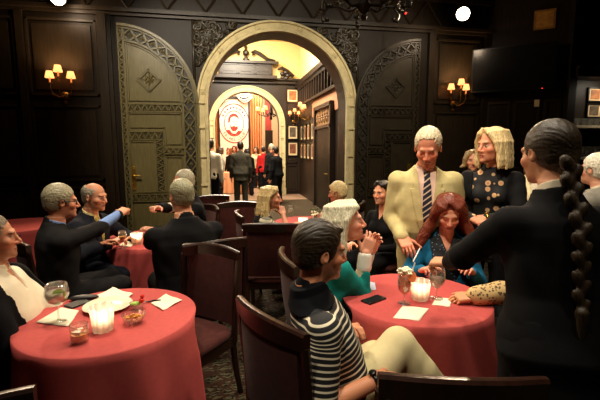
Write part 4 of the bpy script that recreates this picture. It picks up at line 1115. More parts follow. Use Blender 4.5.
# table by the arch
candle('lit glass candle holder on the table of the two blonde women', on(303, 227), .05, .105, rz=.1, power=.8)
poly_sheet('napkin', 'white folded napkin before the woman in a striped top', 'napkin', [(277, 229), (282, 224), (296, 225), (291, 230)], NAPK, th=.012, group='paper napkins', seed=8)
def sprig(r):
    g = Geo()
    for k in range(12): 
        b = k*.9; g.ball((.03*math.cos(b), .03*math.sin(b), .1+.006*k), (.018, .018, .014), 6)
    g.build('blossom', FLW, r, smooth='all'); g = Geo()
    for k in range(5): g.tube([(0, 0, .08), (.05*math.cos(k*1.3), .05*math.sin(k*1.3), .17+.01*k)], [.004, .008], 5)
    g.build('leaves', mat('sprig_green', (60, 80, 40), .6), r)
tumbler('flower_glass', 'glass of orange drink and white blossom beside the far candle', on(315, 225), .042, .12, ORG, .6, sprig)
# ------------------------------------------------------------------ chairs that stand empty
chair('burgundy chair drawn back beside the balloon-glass table', -.72, 2.42, 150)
chair('dark chair standing empty in front of the waitress', .49, 1.34, -3)
chair('dark chair whose curved rail shows below the balloon-glass table', -1.06, 1.19, 20)
chair('burgundy chair in the aisle, in front of the arch', -.70, 4.6, -165)
chair('burgundy chair beyond the aisle chair, nearer the arch', -1.10, 5.3, -150)
chair('dark chair with its back to us before the striped-top woman', -.27, 3.72, 2)
# ------------------------------------------------------------------ lamps and things on the walls
SHADE = None
def shade_mat():
    m, nt, b = _nodes('pleated_lamp_shade'); N = nt.nodes; L = nt.links
    tr = N.new('ShaderNodeBsdfTranslucent'); tr.inputs['Color'].default_value = lin((250, 200, 140))+(1,)
    b.inputs['Base Color'].default_value = lin((235, 190, 140))+(1,); b.inputs['Emission Color'].default_value = lin((255, 214, 150))+(1,); b.inputs['Emission Strength'].default_value = 1.6
    mx = N.new('ShaderNodeMixShader'); mx.inputs['Fac'].default_value = .6
    L.new(b.outputs[0], mx.inputs[1]); L.new(tr.outputs[0], mx.inputs[2]); L.new(mx.outputs[0], N['Material Output'].inputs['Surface']); return m
SHADE = shade_mat(); BULB = mat('warm_bulb', (255, 230, 190), .4, var=0, emit=(255, 205, 140), estr=22); IVORY = mat('candle_sleeve', (222, 170, 110), .5, var=.05, emit=(255, 150, 70), estr=.5)
def sconce(label, loc, rz=0, shades=True, s=1., power=13.):
    r = root('wall_sconce', label, 'lamp', loc, rz, 'three-armed wall sconces' if shades else None); r.scale = (s, s, s)
    g = Geo(); g.M = Matrix.Rotation(R_(90), 4, 'X'); g.lathe([(0, 0), (.055, 0), (.06, .01), (.04, .02), (.03, .035), (0, .04)], (0, -.16, 0), 20); g.lathe([(0, 0), (.03, 0), (.03, .012), (0, .02)], (0, -.27, 0), 16); g.build('backplate', BRASS, r, smooth=True)
    for i, (x, y, z) in enumerate(((-.155, -.16, .02), (0, -.24, .10), (.155, -.16, .02))):
        g = Geo(); g.tube([(0, -.03, -.16), (x*.35, y*.55, -.2), (x*.8, y*.95, -.16), (x, y, -.08), (x, y, z-.02)], [.011, .010, .009, .008, .009], 8)
        g.M = Matrix.Translation((x, y, z)); g.lathe([(0, -.025), (.028, -.018), (.034, -.004), (.02, 0), (0, 0)], n=14); a = g.build('arm', BRASS, r, smooth=True)
        g = Geo(); g.M = Matrix.Translation((x, y, z)); g.lathe([(.0, 0), (.0125, 0), (.0125, .085), (0, .088)], n=12); g.build('candle_sleeve', IVORY, a, smooth=True)
        if shades:
            g = Geo(); g.M = Matrix.Translation((x, y, z+.07)); g.lathe([(.066, 0), (.042, .105), (.0405, .105), (.0645, 0)], n=36, fr=lambda q, zz: 1+.02*math.cos(18*q)); g.build('lamp_shade', SHADE, a, smooth='all')
        g = Geo(); g.ball((x, y, z+.115), (.014, .014, .022), 10); g.build('bulb', BULB, a, smooth='all')
        l = bpy.data.lights.new('sconce_light', 'POINT'); l.energy = power; l.color = (1, .66, .36); l.shadow_soft_size = .025
        o = bpy.data.objects.new('sconce_light', l); COL.objects.link(o); o.parent = r; o.location = (x, y, z+.145)
    return r
sconce('three-armed brass sconce with pleated shades left of the arch'.replace(' left of the arch', ' on the wall by the bald man'), (-2.53, WY-.02, 2.66))
sconce('three-armed brass sconce with pleated shades above the tan-suited man', (4.40, WY-.02, 2.66))
SPOTS = []
def spotlight(label, px, py, d, aim, power, ang=70):
    p_ = at(px, py, d); r = root('ceiling_spotlight', label, 'spotlight', p_, 0, 'lit ceiling spotlights'); dr = (Vector(aim)-p_).normalized()
    Rm = dr.to_track_quat('-Z', 'Y').to_matrix().to_4x4()
    g = Geo(); g.M = Rm; g.lathe([(0, .22), (.05, .21), (.095, .14), (.115, 0), (.106, 0), (.07, .06), (0, .07)], n=24); g.build('housing', BLACK, r, smooth=True)
    g = Geo(); g.M = Rm; g.ball((0, 0, .012), (.105, .105, .04), 16); g.build('bulb', mat('spot_bulb', (255, 235, 205), .4, var=0, emit=(255, 226, 180), estr=60), r, smooth='all')
    g = Geo(); up = Rm @ Vector((0, 0, .2)); g.tube([up, up+Vector((0, 0, .1)), (up.x, up.y, TOPZ-p_.z)], .014, 8); g.build('stem', BLACK, r)
    l = bpy.data.lights.new('spot', 'SPOT'); l.energy = power; l.color = (1, .74, .48); l.spot_size = R_(ang); l.spot_blend = .6; l.shadow_soft_size = .07
    o = bpy.data.objects.new('spot', l); COL.objects.link(o); o.location = p_+dr*.06; o.rotation_euler = dr.to_track_quat('-Z', 'Y').to_euler()
    l = bpy.data.lights.new('spot_spill', 'POINT'); l.energy = power*.035; l.color = (1, .74, .5); l.shadow_soft_size = .08
    o = bpy.data.objects.new('spot_spill', l); COL.objects.link(o); o.location = p_+dr*.14
spotlight('lit ceiling spotlight between the sconce and the screen', 463, 14, 7.0, cw(.3, 1.8, .9), 520, 75)
spotlight('lit ceiling spotlight over the sconce by the bald man', 58, -2, 6.4, cw(-.7, 2.0, .8), 480, 75)
# screen on an arm in the corner
sp = corner(cl*.36, 3.12, .2); tv = root('wall_television', 'black flat television angled across the panelled corner', 'television', sp, cang)
tw, th = 1.40, .82
bevel(Geo().box((0, 0, 0), (tw, .05, th)).build('frame', BLACK, tv), .006); Geo().box((0, -.0262, .008), (tw-.045, .002, th-.06)).build('screen', mat('dark_screen', (20, 21, 22), .2, var=0, spec=.5), tv)
g = Geo(); g.box((0, .045, 0), (.3, .04, .3)); g.tube([(0, .06, 0), (0, .12, 0), (0, .165, 0)], .03, 8); g.build('bracket', IRON, tv); g = Geo(); g.box((tw*.36, -.028, -th/2+.014), (.02, .004, .008)); g.build('indicator', mat('red_led', (255, 40, 30), .4, var=0, emit=(255, 40, 30), estr=4), tv)
g = Geo(); c = corner(cl*.70, 3.97, .02); g.M = Matrix.Translation(c) @ Matrix.Rotation(cang, 4, 'Z')
g.box((0, 0, 0), (.34, .03, .34)); q = g.build('framed_notice', mat('ochre_frame', (140, 96, 36), .5, var=.2), None); props(q, 'square ochre framed notice high above the television', 'picture')
g = Geo(); g.M = Matrix.Translation(c) @ Matrix.Rotation(cang, 4, 'Z'); g.box((0, -.018, 0), (.27, .006, .27)); g.build('notice_panel', mat('ochre_paper', (176, 124, 50), .6, var=.25, scale=20), q)
g = Geo(); c = corner(cl*.68, 2.48, .02); g.M = Matrix.Translation(c) @ Matrix.Rotation(cang, 4, 'Z'); g.box((0, 0, 0), (.085, .03, .13)); q = g.build('thermostat', mat('ivory_plastic', (220, 200, 150), .5, var=.03), None); bevel(q); props(q, 'small ivory wall control below the television', 'thermostat')
# chandelier over the arch
def chandelier():
    c = at(364, 6, 5.2); r = root('chandelier', 'dark iron chandelier with scrolled arms and leaves', 'chandelier', c)
    g = Geo(); g.lathe([(0, -.17), (.03, -.165), (.045, -.13), (.02, -.1), (.07, -.06), (.1, .0), (.06, .06), (.03, .1), (.03, .3), (.05, .34), (.02, .4), (0, .4)], n=18); g.build('hub', IRON, r, smooth=True)
    for k in range(6):
        a = k*math.pi/3+.35; e = Vector((math.cos(a), math.sin(a), 0)); g = Geo()
        pts = [e*.07+Vector((0, 0, 0)), e*.2+Vector((0, 0, -.03)), e*.34+Vector((0, 0, .05)), e*.48+Vector((0, 0, .07)), e*.58+Vector((0, 0, -.02)), e*.56+Vector((0, 0, -.1)), e*.49+Vector((0, 0, -.09))]
        g.tube(pts, [.022, .02, .018, .018, .018, .022, .012], 8); g.ball(e*.5+Vector((0, 0, -.085)), .032, 8); q = g.build('arm', IRON, r, smooth='all')
        g = Geo(); rnd = random.Random(k)
        for j in range(7):
            p_ = pts[1+j % 4]*.8+pts[2+j % 4]*.2; b = rnd.random()*6.28; d_ = Vector((math.cos(b), math.sin(b), .5)).normalized(); g.tube([p_, p_+d_*.05+Vector((0, 0, .01)), p_+d_*.1], [.006, .022, .003], 5, flat=.3)
        g.build('leaf_spray', mat('bronze_leaf', (92, 84, 64), .4, metal=.7, var=.2), q, smooth='all')
        g = Geo(); g.M = Matrix.Translation(e*.58+Vector((0, 0, .02))); g.lathe([(0, 0), (.04, .01), (.05, .03), (.014, .035), (.014, .14), (0, .145)], n=12); g.build('candle_cup', IRON, q, smooth=True)
    g = Geo(); g.tube([(0, 0, .38), (0, 0, TOPZ-c.z)], .014, 8); g.build('stem', IRON, r)
chandelier()
g = Geo(); c = at(405, 13, 6.6); g.ball((0, 0, 0), (.035, .035, .028), 10); q = g.build('ceiling_alarm_lamp', BLACK, None, smooth='all'); q.location = c; props(q, 'tiny red alarm lamp hanging beside the chandelier', 'lamp')
Geo().ball((0, -.022, -.008), .016, 8).build('indicator', mat('red_led', (255, 40, 30)), q); Geo().tube([(0, 0, .02), (0, 0, TOPZ-c.z)], .008, 6).build('stem', BLACK, q)
# ------------------------------------------------------------------ things in the hall and the bright room
sconce('three-armed sconce on the hall side wall beside the photographs', (HX1-.03, 12.4, 2.75), R_(-90), True, 1.1, 14)
sconce('three-armed sconce on the end wall beside the inner arch', (A2X+A2R+.5, HY-.04, 2.72), 0, True, 1.0, 14)
lr = root('wall_lantern', 'bright hanging lantern beside the pediment in the hall', 'lantern', at(211, 74, 11.2))
g = Geo(); g.lathe([(0, .3), (.03, .28), (.1, .2), (.11, .19), (.0, .19)], n=6); g.lathe([(0, -.26), (.05, -.24), (.07, -.2), (.0, -.2)], n=6); g.tube([(0, 0, .28), (0, 0, .45), (-.25, .0, .52), (-.5, 0, .45)], .014, 6)
for k in range(6): g.tube([(.07*math.cos(k*1.047), .07*math.sin(k*1.047), -.2), (.105*math.cos(k*1.047), .105*math.sin(k*1.047), .19)], .007, 5)
g.build('frame', IRON, lr); Geo().lathe([(.06, -.19), (.095, .18)], n=6).build('pane', mat('lantern_glass', (255, 240, 215), .3, var=0, emit=(255, 225, 180), estr=7), lr)
def picture(label, loc, w, h, rz, seed, group):
    r = root('framed_photograph', label, 'picture', loc, rz, group); g = Geo()
    for a, b in (((-w/2, -h/2), (w/2, -h/2+.025)), ((-w/2, h/2-.025), (w/2, h/2)), ((-w/2, -h/2), (-w/2+.025, h/2)), ((w/2-.025, -h/2), (w/2, h/2))): g.box2((a[0], -.03, a[1]), (b[0], 0, b[1]))
    g.build('frame', mat('black_frame', (24, 18, 14), .35, var=.1), r)
    Geo().box2((-w/2+.02, -.012, -h/2+.02), (w/2-.02, -.006, h/2-.02)).build('mat_board', mat('ivory_mount', (214, 186, 140), .7, var=.04), r)
    g = Geo(); g.box2((-w*.3, -.016, -h*.32), (w*.3, -.0125, h*.34)); g.build('print', mat('photo_print%d' % (seed % 3), ((120, 70, 48), (92, 78, 62), (150, 96, 60))[seed % 3], .4, var=.7, scale=7), r)
for i, z in enumerate((1.62, 2.2)):
    picture(('lower', 'upper')[i]+' framed photograph on the end wall beside the inner arch', (A2X+A2R+.47, HY-.035, z), .36, .5, 0, i, 'photographs on the hall end wall')
for i in range(4):
    for k, z in enumerate((1.55, 2.15)):
        picture('framed photograph in the '+('lower', 'upper')[k]+' row along the hall side wall', (HX1-.035, 11.75+i*.56, z), .42, .5, R_(-90), i+k, ('lower', 'upper')[k]+' row of photographs in the hall')
picture('framed certificate panel on the end wall above the photographs', (A2X+A2R+.47, HY-.035, 3.45), .42, .46, 0, 2, None)
r = root('fire_extinguisher', 'red fire extinguisher with yellow label standing by the hall wall', 'extinguisher', onz(292, 188, 0)); 
Geo().lathe([(0, 0), (.085, 0), (.09, .02), (.09, .48), (.06, .56), (.03, .58), (0, .58)], n=20).build('cylinder', mat('signal_red', (190, 30, 22), .3, var=.05), r, smooth=True)
Geo().lathe([(.0915, .22), (.0915, .40)], n=20).build('label_band', mat('yellow_label', (214, 170, 50), .5, var=.05), r, smooth=True)
g = Geo(); g.lathe([(.03, .58), (.035, .62), (.02, .66), (0, .66)], n=12); g.box((.05, 0, .67), (.14, .03, .02)); g.tube([(.02, 0, .62), (.1, 0, .6), (.115, 0, .4), (.11, 0, .25)], .012, 8); g.build('valve', BLACK, r)
r = root('paper_bag', 'tall pale paper bag standing beside the man in black', 'bag', cw((266-300)/400*11.6, 11.6))
g = Geo(); g.box2((-.13, -.07, 0), (.13, .07, .42)); g.build('bag', mat('kraft_paper', (226, 176, 130), .8, var=.08), r); g = Geo(); g.tube([(-.06, 0, .41), (-.05, 0, .54), (.05, 0, .54), (.06, 0, .41)], .007, 6); g.build('handle', mat('kraft_paper', (0, 0, 0)), r)
# banner with a round red crest in the bright room
BX, BY, BZ = 1.0, 17.6, 0.
c = at(234, 120, 17.4); BX, BY = c.x, c.y
ban = root('club_banner', 'tall white banner with a round red crest of a bearded man', 'banner', (BX, BY, 0)); bw = .60; zlo, zhi = .95, 3.72
Geo().box2((-bw, -.02, zlo), (bw, .02, zhi)).build('panel', mat('banner_white', (240, 214, 190), .8, var=.03), ban)
g = Geo(); g.box2((-bw-.06, -.05, zhi-.02), (bw+.06, .05, zhi+.1)); g.box2((-bw-.08, -.05, 0), (-bw, .05, zhi)); g.box2((bw, -.05, 0), (bw+.08, .05, zhi)); g.build('stand', HALLW, ban)
RED = mat('crest_red', (176, 44, 34), .7, var=.05); cz = 2.46
g = Geo()
def ring(r0, r1, y=-.024, n=56): g.strip([Vector((r0*math.cos(2*math.pi*i/n), y, cz+r0*math.sin(2*math.pi*i/n))) for i in range(n)], [Vector((r1*math.cos(2*math.pi*i/n), y, cz+r1*math.sin(2*math.pi*i/n))) for i in range(n)], True)
ring(1.10, 1.17); ring(.70, .76)
def blob(pts, y=-.024): g._add([(x, y, cz+z) for x, z in pts], [tuple(range(len(pts)))])
blob([(-.42, .30), (-.30, .50), (-.05, .60), (.22, .54), (.36, .36), (.38, .2), (.26, .34), (.02, .42), (-.24, .34), (-.30, .12), (-.40, -.02), (-.46, .14)])        # hair
blob([(-.30, -.06), (-.2, -.2), (.0, -.14), (.12, -.2), (.26, -.14), (.28, -.3), (.12, -.44), (-.1, -.46), (-.28, -.3)])                                                # beard
blob([(-.12, .14), (.04, .17), (.04, .13), (-.12, .10)]); blob([(.14, .17), (.28, .14), (.28, .10), (.14, .13)])
blob([(.10, .08), (.18, -.05), (.08, -.08), (.06, -.05), (.11, -.03)]); 
blob([(-.60, -.40), (-.36, -.36), (-.16, -.58), (.1, -.60), (.3, -.42), (.54, -.44), (.36, -.62), (.0, -.70), (-.36, -.62)])
def arc_text(txt, rad, size, a0, a1, inner):
    n = len(txt)
    for i, ch in enumerate(txt):
        if ch == ' ': continue
        cu = bpy.data.curves.new('t', 'FONT'); cu.body = ch; cu.size = size; cu.align_x = 'CENTER'; cu.resolution_u = 2; to = bpy.data.objects.new('t', cu); COL.objects.link(to)
        dg = bpy.context.evaluated_depsgraph_get(); me = bpy.data.meshes.new_from_object(to.evaluated_get(dg)); bpy.data.objects.remove(to)
        a = R_(a0+(a1-a0)*(i/(n-1))); t = a+math.pi/2 if inner else a-math.pi/2
        vs = []
        for v in me.vertices:
            x, y = v.co.x, v.co.y-size*.35; vs.append((rad*math.cos(a)+x*math.cos(t)-y*math.sin(t), -.025, cz+rad*math.sin(a)+x*math.sin(t)+y*math.cos(t)))
        g._add(vs, [tuple(p_.vertices) for p_ in me.polygons]); bpy.data.meshes.remove(me)
arc_text('FRIARS CLUB', .93, .27, 218, 322, True)
g.v = [(x*.56, y, 2.69+(z-cz)*.72) for x, y, z in g.v]
g.build('crest', RED, ban)
g = Geo()
for k in range(9):                                   # small carved-looking ornaments round the top of the ring
    a = R_(30+15*k); c_ = Vector((.93*math.cos(a), -.03, cz+.93*math.sin(a))); 
    g.prism([(.07*math.cos(q*math.pi/3+a), .07*math.sin(q*math.pi/3+a)) for q in range(6)], c_, (1, 0, 0), (0, 0, 1), .006)
g.v = [(x*.56, y, 2.69+(z-cz)*.72) for x, y, z in g.v]
props(g.build('ornament', RED, ban), kind='stuff')
# striped swags above the banner, curtains at its sides
VAL = mat_bands('striped_swag', (22, 20, 22), (226, 210, 190), 9., .5); SW = []
for k, (x0, x1) in enumerate(((-.80, -.01), (.01, .80))):
    n = 26; V = []; Qd = []; U = []
    for i in range(n+1):
        t = i/n
        for j in range(9):
            s = j/8; x = x0+(x1-x0)*t; sag = math.sin(math.pi*t); V.append((BX+x, BY-.18-.06*math.sin(math.pi*s)*sag-.03*math.sin(s*14), 4.12-.12*s-(.34*s)*sag-.22*(abs(x)/.8)*s)); U.append(s*.6+.1*t)
    for i in range(n):
        for j in range(8): a = i*9+j; Qd.append((a, a+1, a+10, a+9))
    o = mesh_np('swag_valance', np.array(V), np.array(Qd), VAL, None, u=U); s_ = o.modifiers.new('Solidify', 'SOLIDIFY'); s_.thickness = .02
    props(o, 'black and white striped swag hung over the banner, '+('beside the waiter' if k == 0 else 'toward the red-jacketed guest')+"'s side", 'valance', 'striped swags over the banner')
CURT = mat('amber_curtain', (206, 132, 78), .8, var=.12, scale=8)
def curtain(label, x0, x1, y, z0, z1, m=CURT, nf=5, name='curtain'):
    g = Geo(); n = 60; rows = []
    for k in range(7):
        z = z0+(z1-z0)*k/6; rows.append([Vector((x0+(x1-x0)*i/n*(1-.12*math.sin(math.pi*k/6)), y+.07*math.sin(2*math.pi*nf*i/n+.3*k), z)) for i in range(n+1)])
    for a, b in zip(rows[:-1], rows[1:]): g.strip(a, b)
    o = g.build(name, m, None, smooth='all'); s_ = o.modifiers.new('Solidify', 'SOLIDIFY'); s_.thickness = .015
    props(o, label, 'curtain')
curtain('amber curtain hanging beside the banner behind the white-shirted waiter', BX-1.25, BX-.62, BY+.12, 0, 4.1)
curtain('amber curtain hanging beside the banner, near the red pilaster', BX+.66, BX+1.26, BY+.12, 0, 4.1)
g = Geo(); g.box2((BX+1.34, BY-.2, .0), (BX+1.58, BY+.12, 5)); st(g, 'trim_20', mat('red_pilaster', (150, 52, 42), .6, var=.1))
g = Geo(); g.box2((BX+1.3, BY-.32, .0), (BX+1.62, BY-.22, 2.4)); st(g, 'trim_21', HALLW)
# skirted table
c = cw((227-300)/400*14.9, 14.9); tb = root('buffet_table', 'long buffet table behind the guests in the bright room', 'table', c, -YAW)
g = Geo(); g.box2((-.75, -.35, .70), (.85, .35, .74)); g.build('tabletop', HALLW, tb)
for x in (-.7, .8):
    for y in (-.3, .3): Geo().box2((x-.02, y-.02, 0), (x+.02, y+.02, .70)).build('leg', IRON, tb)
g = Geo(); n = 120; L = []
per = [(-.78, -.38), (.88, -.38), (.88, .38), (-.78, .38)]
for i in range(4):
    a, b = Vector(per[i]), Vector(per[(i+1) % 4]); L += [(a+(b-a)*j/40, (b-a).normalized()) for j in range(40)]
rows = []
for z, k in ((.752, 0), (.74, .1), (.35, 1), (.02, 1.3)): rows.append([Vector((p_.x+d.y*.028*k*(1+math.sin(i*1.25)), p_.y-d.x*.028*k*(1+math.sin(i*1.25)), z)) for i, (p_, d) in enumerate(L)])
for a, b in zip(rows[:-1], rows[1:]): g.strip(a, b, True)
g._add(rows[0], [tuple(range(len(rows[0])))])
o = g.build('table_skirt', mat('peach_satin', (222, 150, 104), .5, var=.06), None, smooth='all'); o.location = c; o.rotation_euler = (0, 0, -YAW); props(o, 'peach satin pleated skirt on the buffet table', 'tablecloth')
# far chandelier glimpsed through the inner arch
r = root('hall_chandelier', 'lit candle chandelier glimpsed through the inner arch', 'chandelier', at(271, 113, 16.2))
g = Geo(); g.lathe([(0, -.3), (.06, -.25), (.04, -.1), (.1, 0), (.05, .2), (.03, .5), (0, .5)], n=14); g.build('hub', IRON, r, smooth=True)
for k in range(6):
    e = Vector((math.cos(k*1.047), math.sin(k*1.047), 0)); g = Geo(); g.tube([e*.06, e*.25+Vector((0, 0, -.14)), e*.5+Vector((0, 0, -.05)), e*.52+Vector((0, 0, .08))], .018, 6); a = g.build('arm', IRON, r, smooth=True)
    g = Geo(); g.M = Matrix.Translation(e*.52+Vector((0, 0, .08))); g.lathe([(.09, 0), (.06, .15), (.058, .15), (.088, 0)], n=16); g.build('lamp_shade', SHADE, a, smooth='all')
Geo().tube([(0, 0, .5), (0, 0, 5-r.location.z)], .015, 6).build('stem', IRON, r)
# ------------------------------------------------------------------ the bar at the side
bx0, by = 6.75, 6.3
br = root('back_bar', 'tall dark wooden back bar with two glass shelves', 'bar', (7.12, 6.62, 0))
Geo().box2((-.85, .08, 0), (.6, .14, 4.1)).build('back_panel', WOOD2, br); Geo().box2((-.85, -.35, 0), (.6, .08, 1.02)).build('cabinet', WOOD, br)
Geo().box2((-.9, -.45, 1.02), (.6, .08, 1.08)).build('counter', MAHOG, br)
for z in (1.48, 2.06): bevel(Geo().box2((-.83, -.22, z-.045), (.6, .08, z)).build('shelf', mat('shelf_edge', (212, 196, 164), .3, var=.05), br), .004)
g = Geo(); g.box2((-.9, -.3, 2.92), (.6, .1, 3.06)); g.box2((-.9, -.34, 3.06), (.6, .1, 3.1)); g.build('canopy', WOOD, br)
k = 0
for z, nm, lab in ((1.481, 'tumblers on the lower bar shelf', 'clear tumbler standing on the lower bar shelf'), (2.061, 'upturned glasses on the upper bar shelf', 'clear stubby glass standing on the upper bar shelf')):
    first = None
    for row in range(2):
        for i in range(9):
            x = 7.12-.78+i*.145+row*.05; y = 6.62-.14+row*.12
            if first is None:
                g = Geo(); h_ = .2 if z < 2 else .14
                g.lathe([(0, 0), (.042, 0), (.046, .004), (.055, h_), (.051, h_), (.042, .012), (0, .01)], n=16); first = g.build('bar_glass', GLASS, None, smooth=True); o = first; props(o, lab, 'glass', nm)
            else: o = first.copy(); COL.objects.link(o)
            o.location = (x, y, z)
for i, z in enumerate((2.36, 2.66)): picture('small framed photograph '+('just above the upper bar shelf', 'under the bar canopy')[i], (7.0, 6.62+.07, z), .34, .27, 0, i+1, None)
# ------------------------------------------------------------------ the people
def cloth(name, rgb, rough=.85, **k): return mat(name, rgb, rough, var=k.pop('var', .12), scale=18, bump=.12, bscale=300, spec=k.pop('spec', .12), **k)
DARK = cloth('charcoal_suiting', (30, 28, 28)); BLK = cloth('black_wool', (17, 16, 17)); NAVY = cloth('navy_suiting', (26, 27, 34)); TAN = cloth('tan_suiting', (190, 174, 122))
TEAL = cloth('teal_wool', (26, 132, 124)); SKY = cloth('teal_blue_knit', (26, 94, 128)); WSH = cloth('white_shirting', (226, 212, 184), var=.04); PSH = cloth('pink_shirting', (232, 196, 178), var=.04); YSH = cloth('cream_shirting', (222, 204, 140), var=.04)
BSH = cloth('blue_shirting', (120, 146, 196), var=.04); KHAKI = cloth('khaki_cotton', (198, 184, 140), var=.06); CREAM = cloth('cream_cloth', (222, 204, 160), var=.06); GREY = cloth('grey_cloth', (134, 128, 116)); SHOE = mat('black_leather', (26, 22, 20))
def seat_chair(p, label, back=.05):
    c = chair(label, 0, 0, 0); q = Matrix.Rotation(p.rot, 3, 'Z') @ Vector((0, back, 0)); c.location = p.loc+q; c.rotation_euler = (0, 0, p.rot); return c
def extra(p, name, g, m, smooth='all', mt=True):
    o = g.build(name, m, p.root, smooth=smooth); return o
def watch(p, side, m, name='wristwatch'):
    a = p.el[side]; w = p.wr[side]; d = (w-a).normalized(); c = w-d*.02; g = Geo(); M_ = d.to_track_quat('Z', 'Y').to_matrix().to_4x4(); g.M = Matrix.Translation(c) @ M_
    r_ = (.029 if p.male else .0245)*p.s+.004
    g.lathe([(r_, -.01), (r_+.003, -.009), (r_+.003, .009), (r_, .01)], n=20); g.M = Matrix.Translation(c) @ M_ @ Matrix.Translation((0, r_+.004, 0)) @ Matrix.Rotation(R_(-90), 4, 'X'); g.lathe([(0, 0), (.016, 0), (.016, .006), (0, .007)], n=16); extra(p, name, g, m)
# 1 man in the white shirt
p = person('man in an open white shirt and dark jacket beside the balloon glass', at(-6, 238, 2.06), -74, lean=-9, hy=16, hp=0, skin=(196, 134, 100), brow=(80, 66, 54), stubble=.25, hair=hair_short(hair_mat('grey_brown_hair', (120, 106, 88)), hl=.012), belly=.03,
    wr=cw(-1.20, 1.98, .62), wl=cw(-1.22, 2.20, .60), outfit=[shirt(WSH, vneck=(.33, .5, .035), collar=True), jacket(BLK, v=(-.14, .03, .12), lapel=False, hem=-.12), trousers(DARK), shoes(SHOE)])
seat_chair(p, 'chair under the man in an open white shirt')
# 2 man with glasses
p = person('grey-haired man in glasses reaching out his fist across the table', at(62, 202, 3.05), -48, lean=4, hy=-4, hp=4, skin=(204, 134, 98), brow=(120, 110, 96), hair=hair_short(hair_mat('iron_grey_hair', (150, 140, 112)), top=.02, side=.01), det=1,
    wr=at(125, 211, 3.46), er=(.5, -.3, -.7), hand_r='fist', wl=cw(-1.78, 3.45, .80), outfit=[shirt(BSH), jacket(DARK, v=(.1, .05, 0)), tie(BLK), trousers(DARK), shoes(SHOE)])
seat_chair(p, 'chair under the grey-haired man in glasses')
g = Geo(); H = p.MH
for sd in (1, -1):
    g.tube([H @ Vector((sd*.032+.024*math.cos(a), .092-.006*abs(math.cos(a)), .003+.018*math.sin(a))) for a in [2*math.pi*i/16 for i in range(17)]], .0022, 6)
    g.tube([H @ Vector((sd*.056, .088, .009)), H @ Vector((sd*.078, .06, .011)), H @ Vector((sd*.085, -.01, .012)), H @ Vector((sd*.084, -.03, -.004))], .0032, 6)
g.tube([H @ Vector((-.009, .1, .006)), H @ Vector((0, .104, .01)), H @ Vector((.009, .1, .006))], .0022, 6); extra(p, 'glasses', g, BLACK)
# 3 bald man
p = person('bald man in a dark suit and yellow tie behind the fist bump', at(95, 197, 3.66), -98, lean=8, hy=-2, hp=6, skin=(206, 142, 106), brow=(120, 96, 74), hair=hair_short(hair_mat('pale_grey_hair', (150, 138, 118)), bald=True, side=.004, top=.0), belly=.02,
    wr=cw(-1.70, 3.50, .80), wl=cw(-1.60, 3.78, .80), er=(1, -.2, -.6), el=(-1, -.2, -.6), outfit=[shirt(YSH), jacket(NAVY, v=(.1, .055, 0)), tie(mat_spots('yellow_tie', (196, 172, 84), (110, 96, 40), 60)), trousers(NAVY), shoes(SHOE)])
watch(p, 1, CHROME); seat_chair(p, 'chair under the bald man in the yellow tie')
# 4 man seen from behind
p = person('broad grey-haired man in a black suit seen from behind', at(181, 196, 3.12), 34, lean=7, hy=6, hp=6, skin=(206, 140, 104), shoulders=1.14, belly=.03, hair=hair_short(hair_mat('ash_grey_hair', (140, 134, 104)), top=.016, side=.009),
    wl=cw(-1.30, 3.50, .82), wr=cw(-1.05, 3.62, .80), el=(-1.2, -.3, -.6), er=(1, -.3, -.6), outfit=[shirt(WSH), jacket(BLK, v=(.1, .05, 0)), trousers(BLK), shoes(SHOE)])
c_ = seat_chair(p, 'chair under the broad man seen from behind'); c_.location += cw(.15, -.04)
# 5 his neighbour
p = person('white-haired man mostly hidden behind the broad man, stretching out his hand', at(183, 182, 4.38), 122, lean=6, hp=6, skin=(210, 146, 116), hair=hair_short(hair_mat('silver_hair', (176, 166, 140)), hl=.012), det=2,
    wr=cw(-1.46, 4.0, 1.05), wl=cw(-1.52, 4.1, .80), hand_r='point', er=(1, -.4, -.3), outfit=[shirt(WSH), jacket(BLK), trousers(BLK), shoes(SHOE)])
seat_chair(p, 'chair under the white-haired man behind the broad man')
# 6 blonde at the far table
STRT = mat_bands('grey_striped_jersey', (98, 96, 84), (190, 180, 150), 17., .5)
def striped(m, off=.009, sleeve=.8, z0=-.1, neck=.49, collar=None, name='polo_shirt'):
    def go(p):
        B = Field(); torso_field(B, p, off, z0, neck); arm_field(B, p, off*1.5, sleeve); B.post.append(wrinkle(.0025, .9, 4))
        V, Q = B.mesh(p.ch*.8); Mi = np.array(p.MT.inverted()); h = V @ Mi[:3, :3].T+Mi[:3, 3]
        u = h[:, 2]-.35*np.maximum(0, h[:, 1])*0
        for sd in (1, -1):
            a, e = p.sh[sd], p.el[sd]; d = (e-a); L = d.length; t = (V-np.array(a)) @ np.array(d/L); rad = np.linalg.norm(V-np.array(a)-t[:, None]*np.array(d/L), axis=1)
            k = np.clip((t-.02)/.05, 0, 1)*np.clip((.1-rad)/.02, 0, 1)*(np.abs(h[:, 0]) > .13); u = u*(1-k)+(.375-t)*k
        mesh_np(name, V, Q, m, p.root, u=u)
        if collar:
            C = Field(); C.add(p_loft(p.MT, p.rings, .021, .437, .522), 0); n0 = p.MT @ Vector((0, -.012, .44)); n1 = n0+((p.MH @ Vector((0, -.025, -.05)))-n0)*.38; C.add(p_cap(n0, n1, .076*p.s, .072*p.s), .01)
            C.sub(p_fn(p.MT, (-.06, 0, .4), (.06, .3, .6), lambda x, y, z: np.maximum(np.abs(x)-np.clip((z-.42)*.5, 0, .05)-.002, -y)+0*z), 0)
            V, Q = C.mesh(p.ch*.42); mesh_np('collar', V, Q, collar, p.root)
    return go
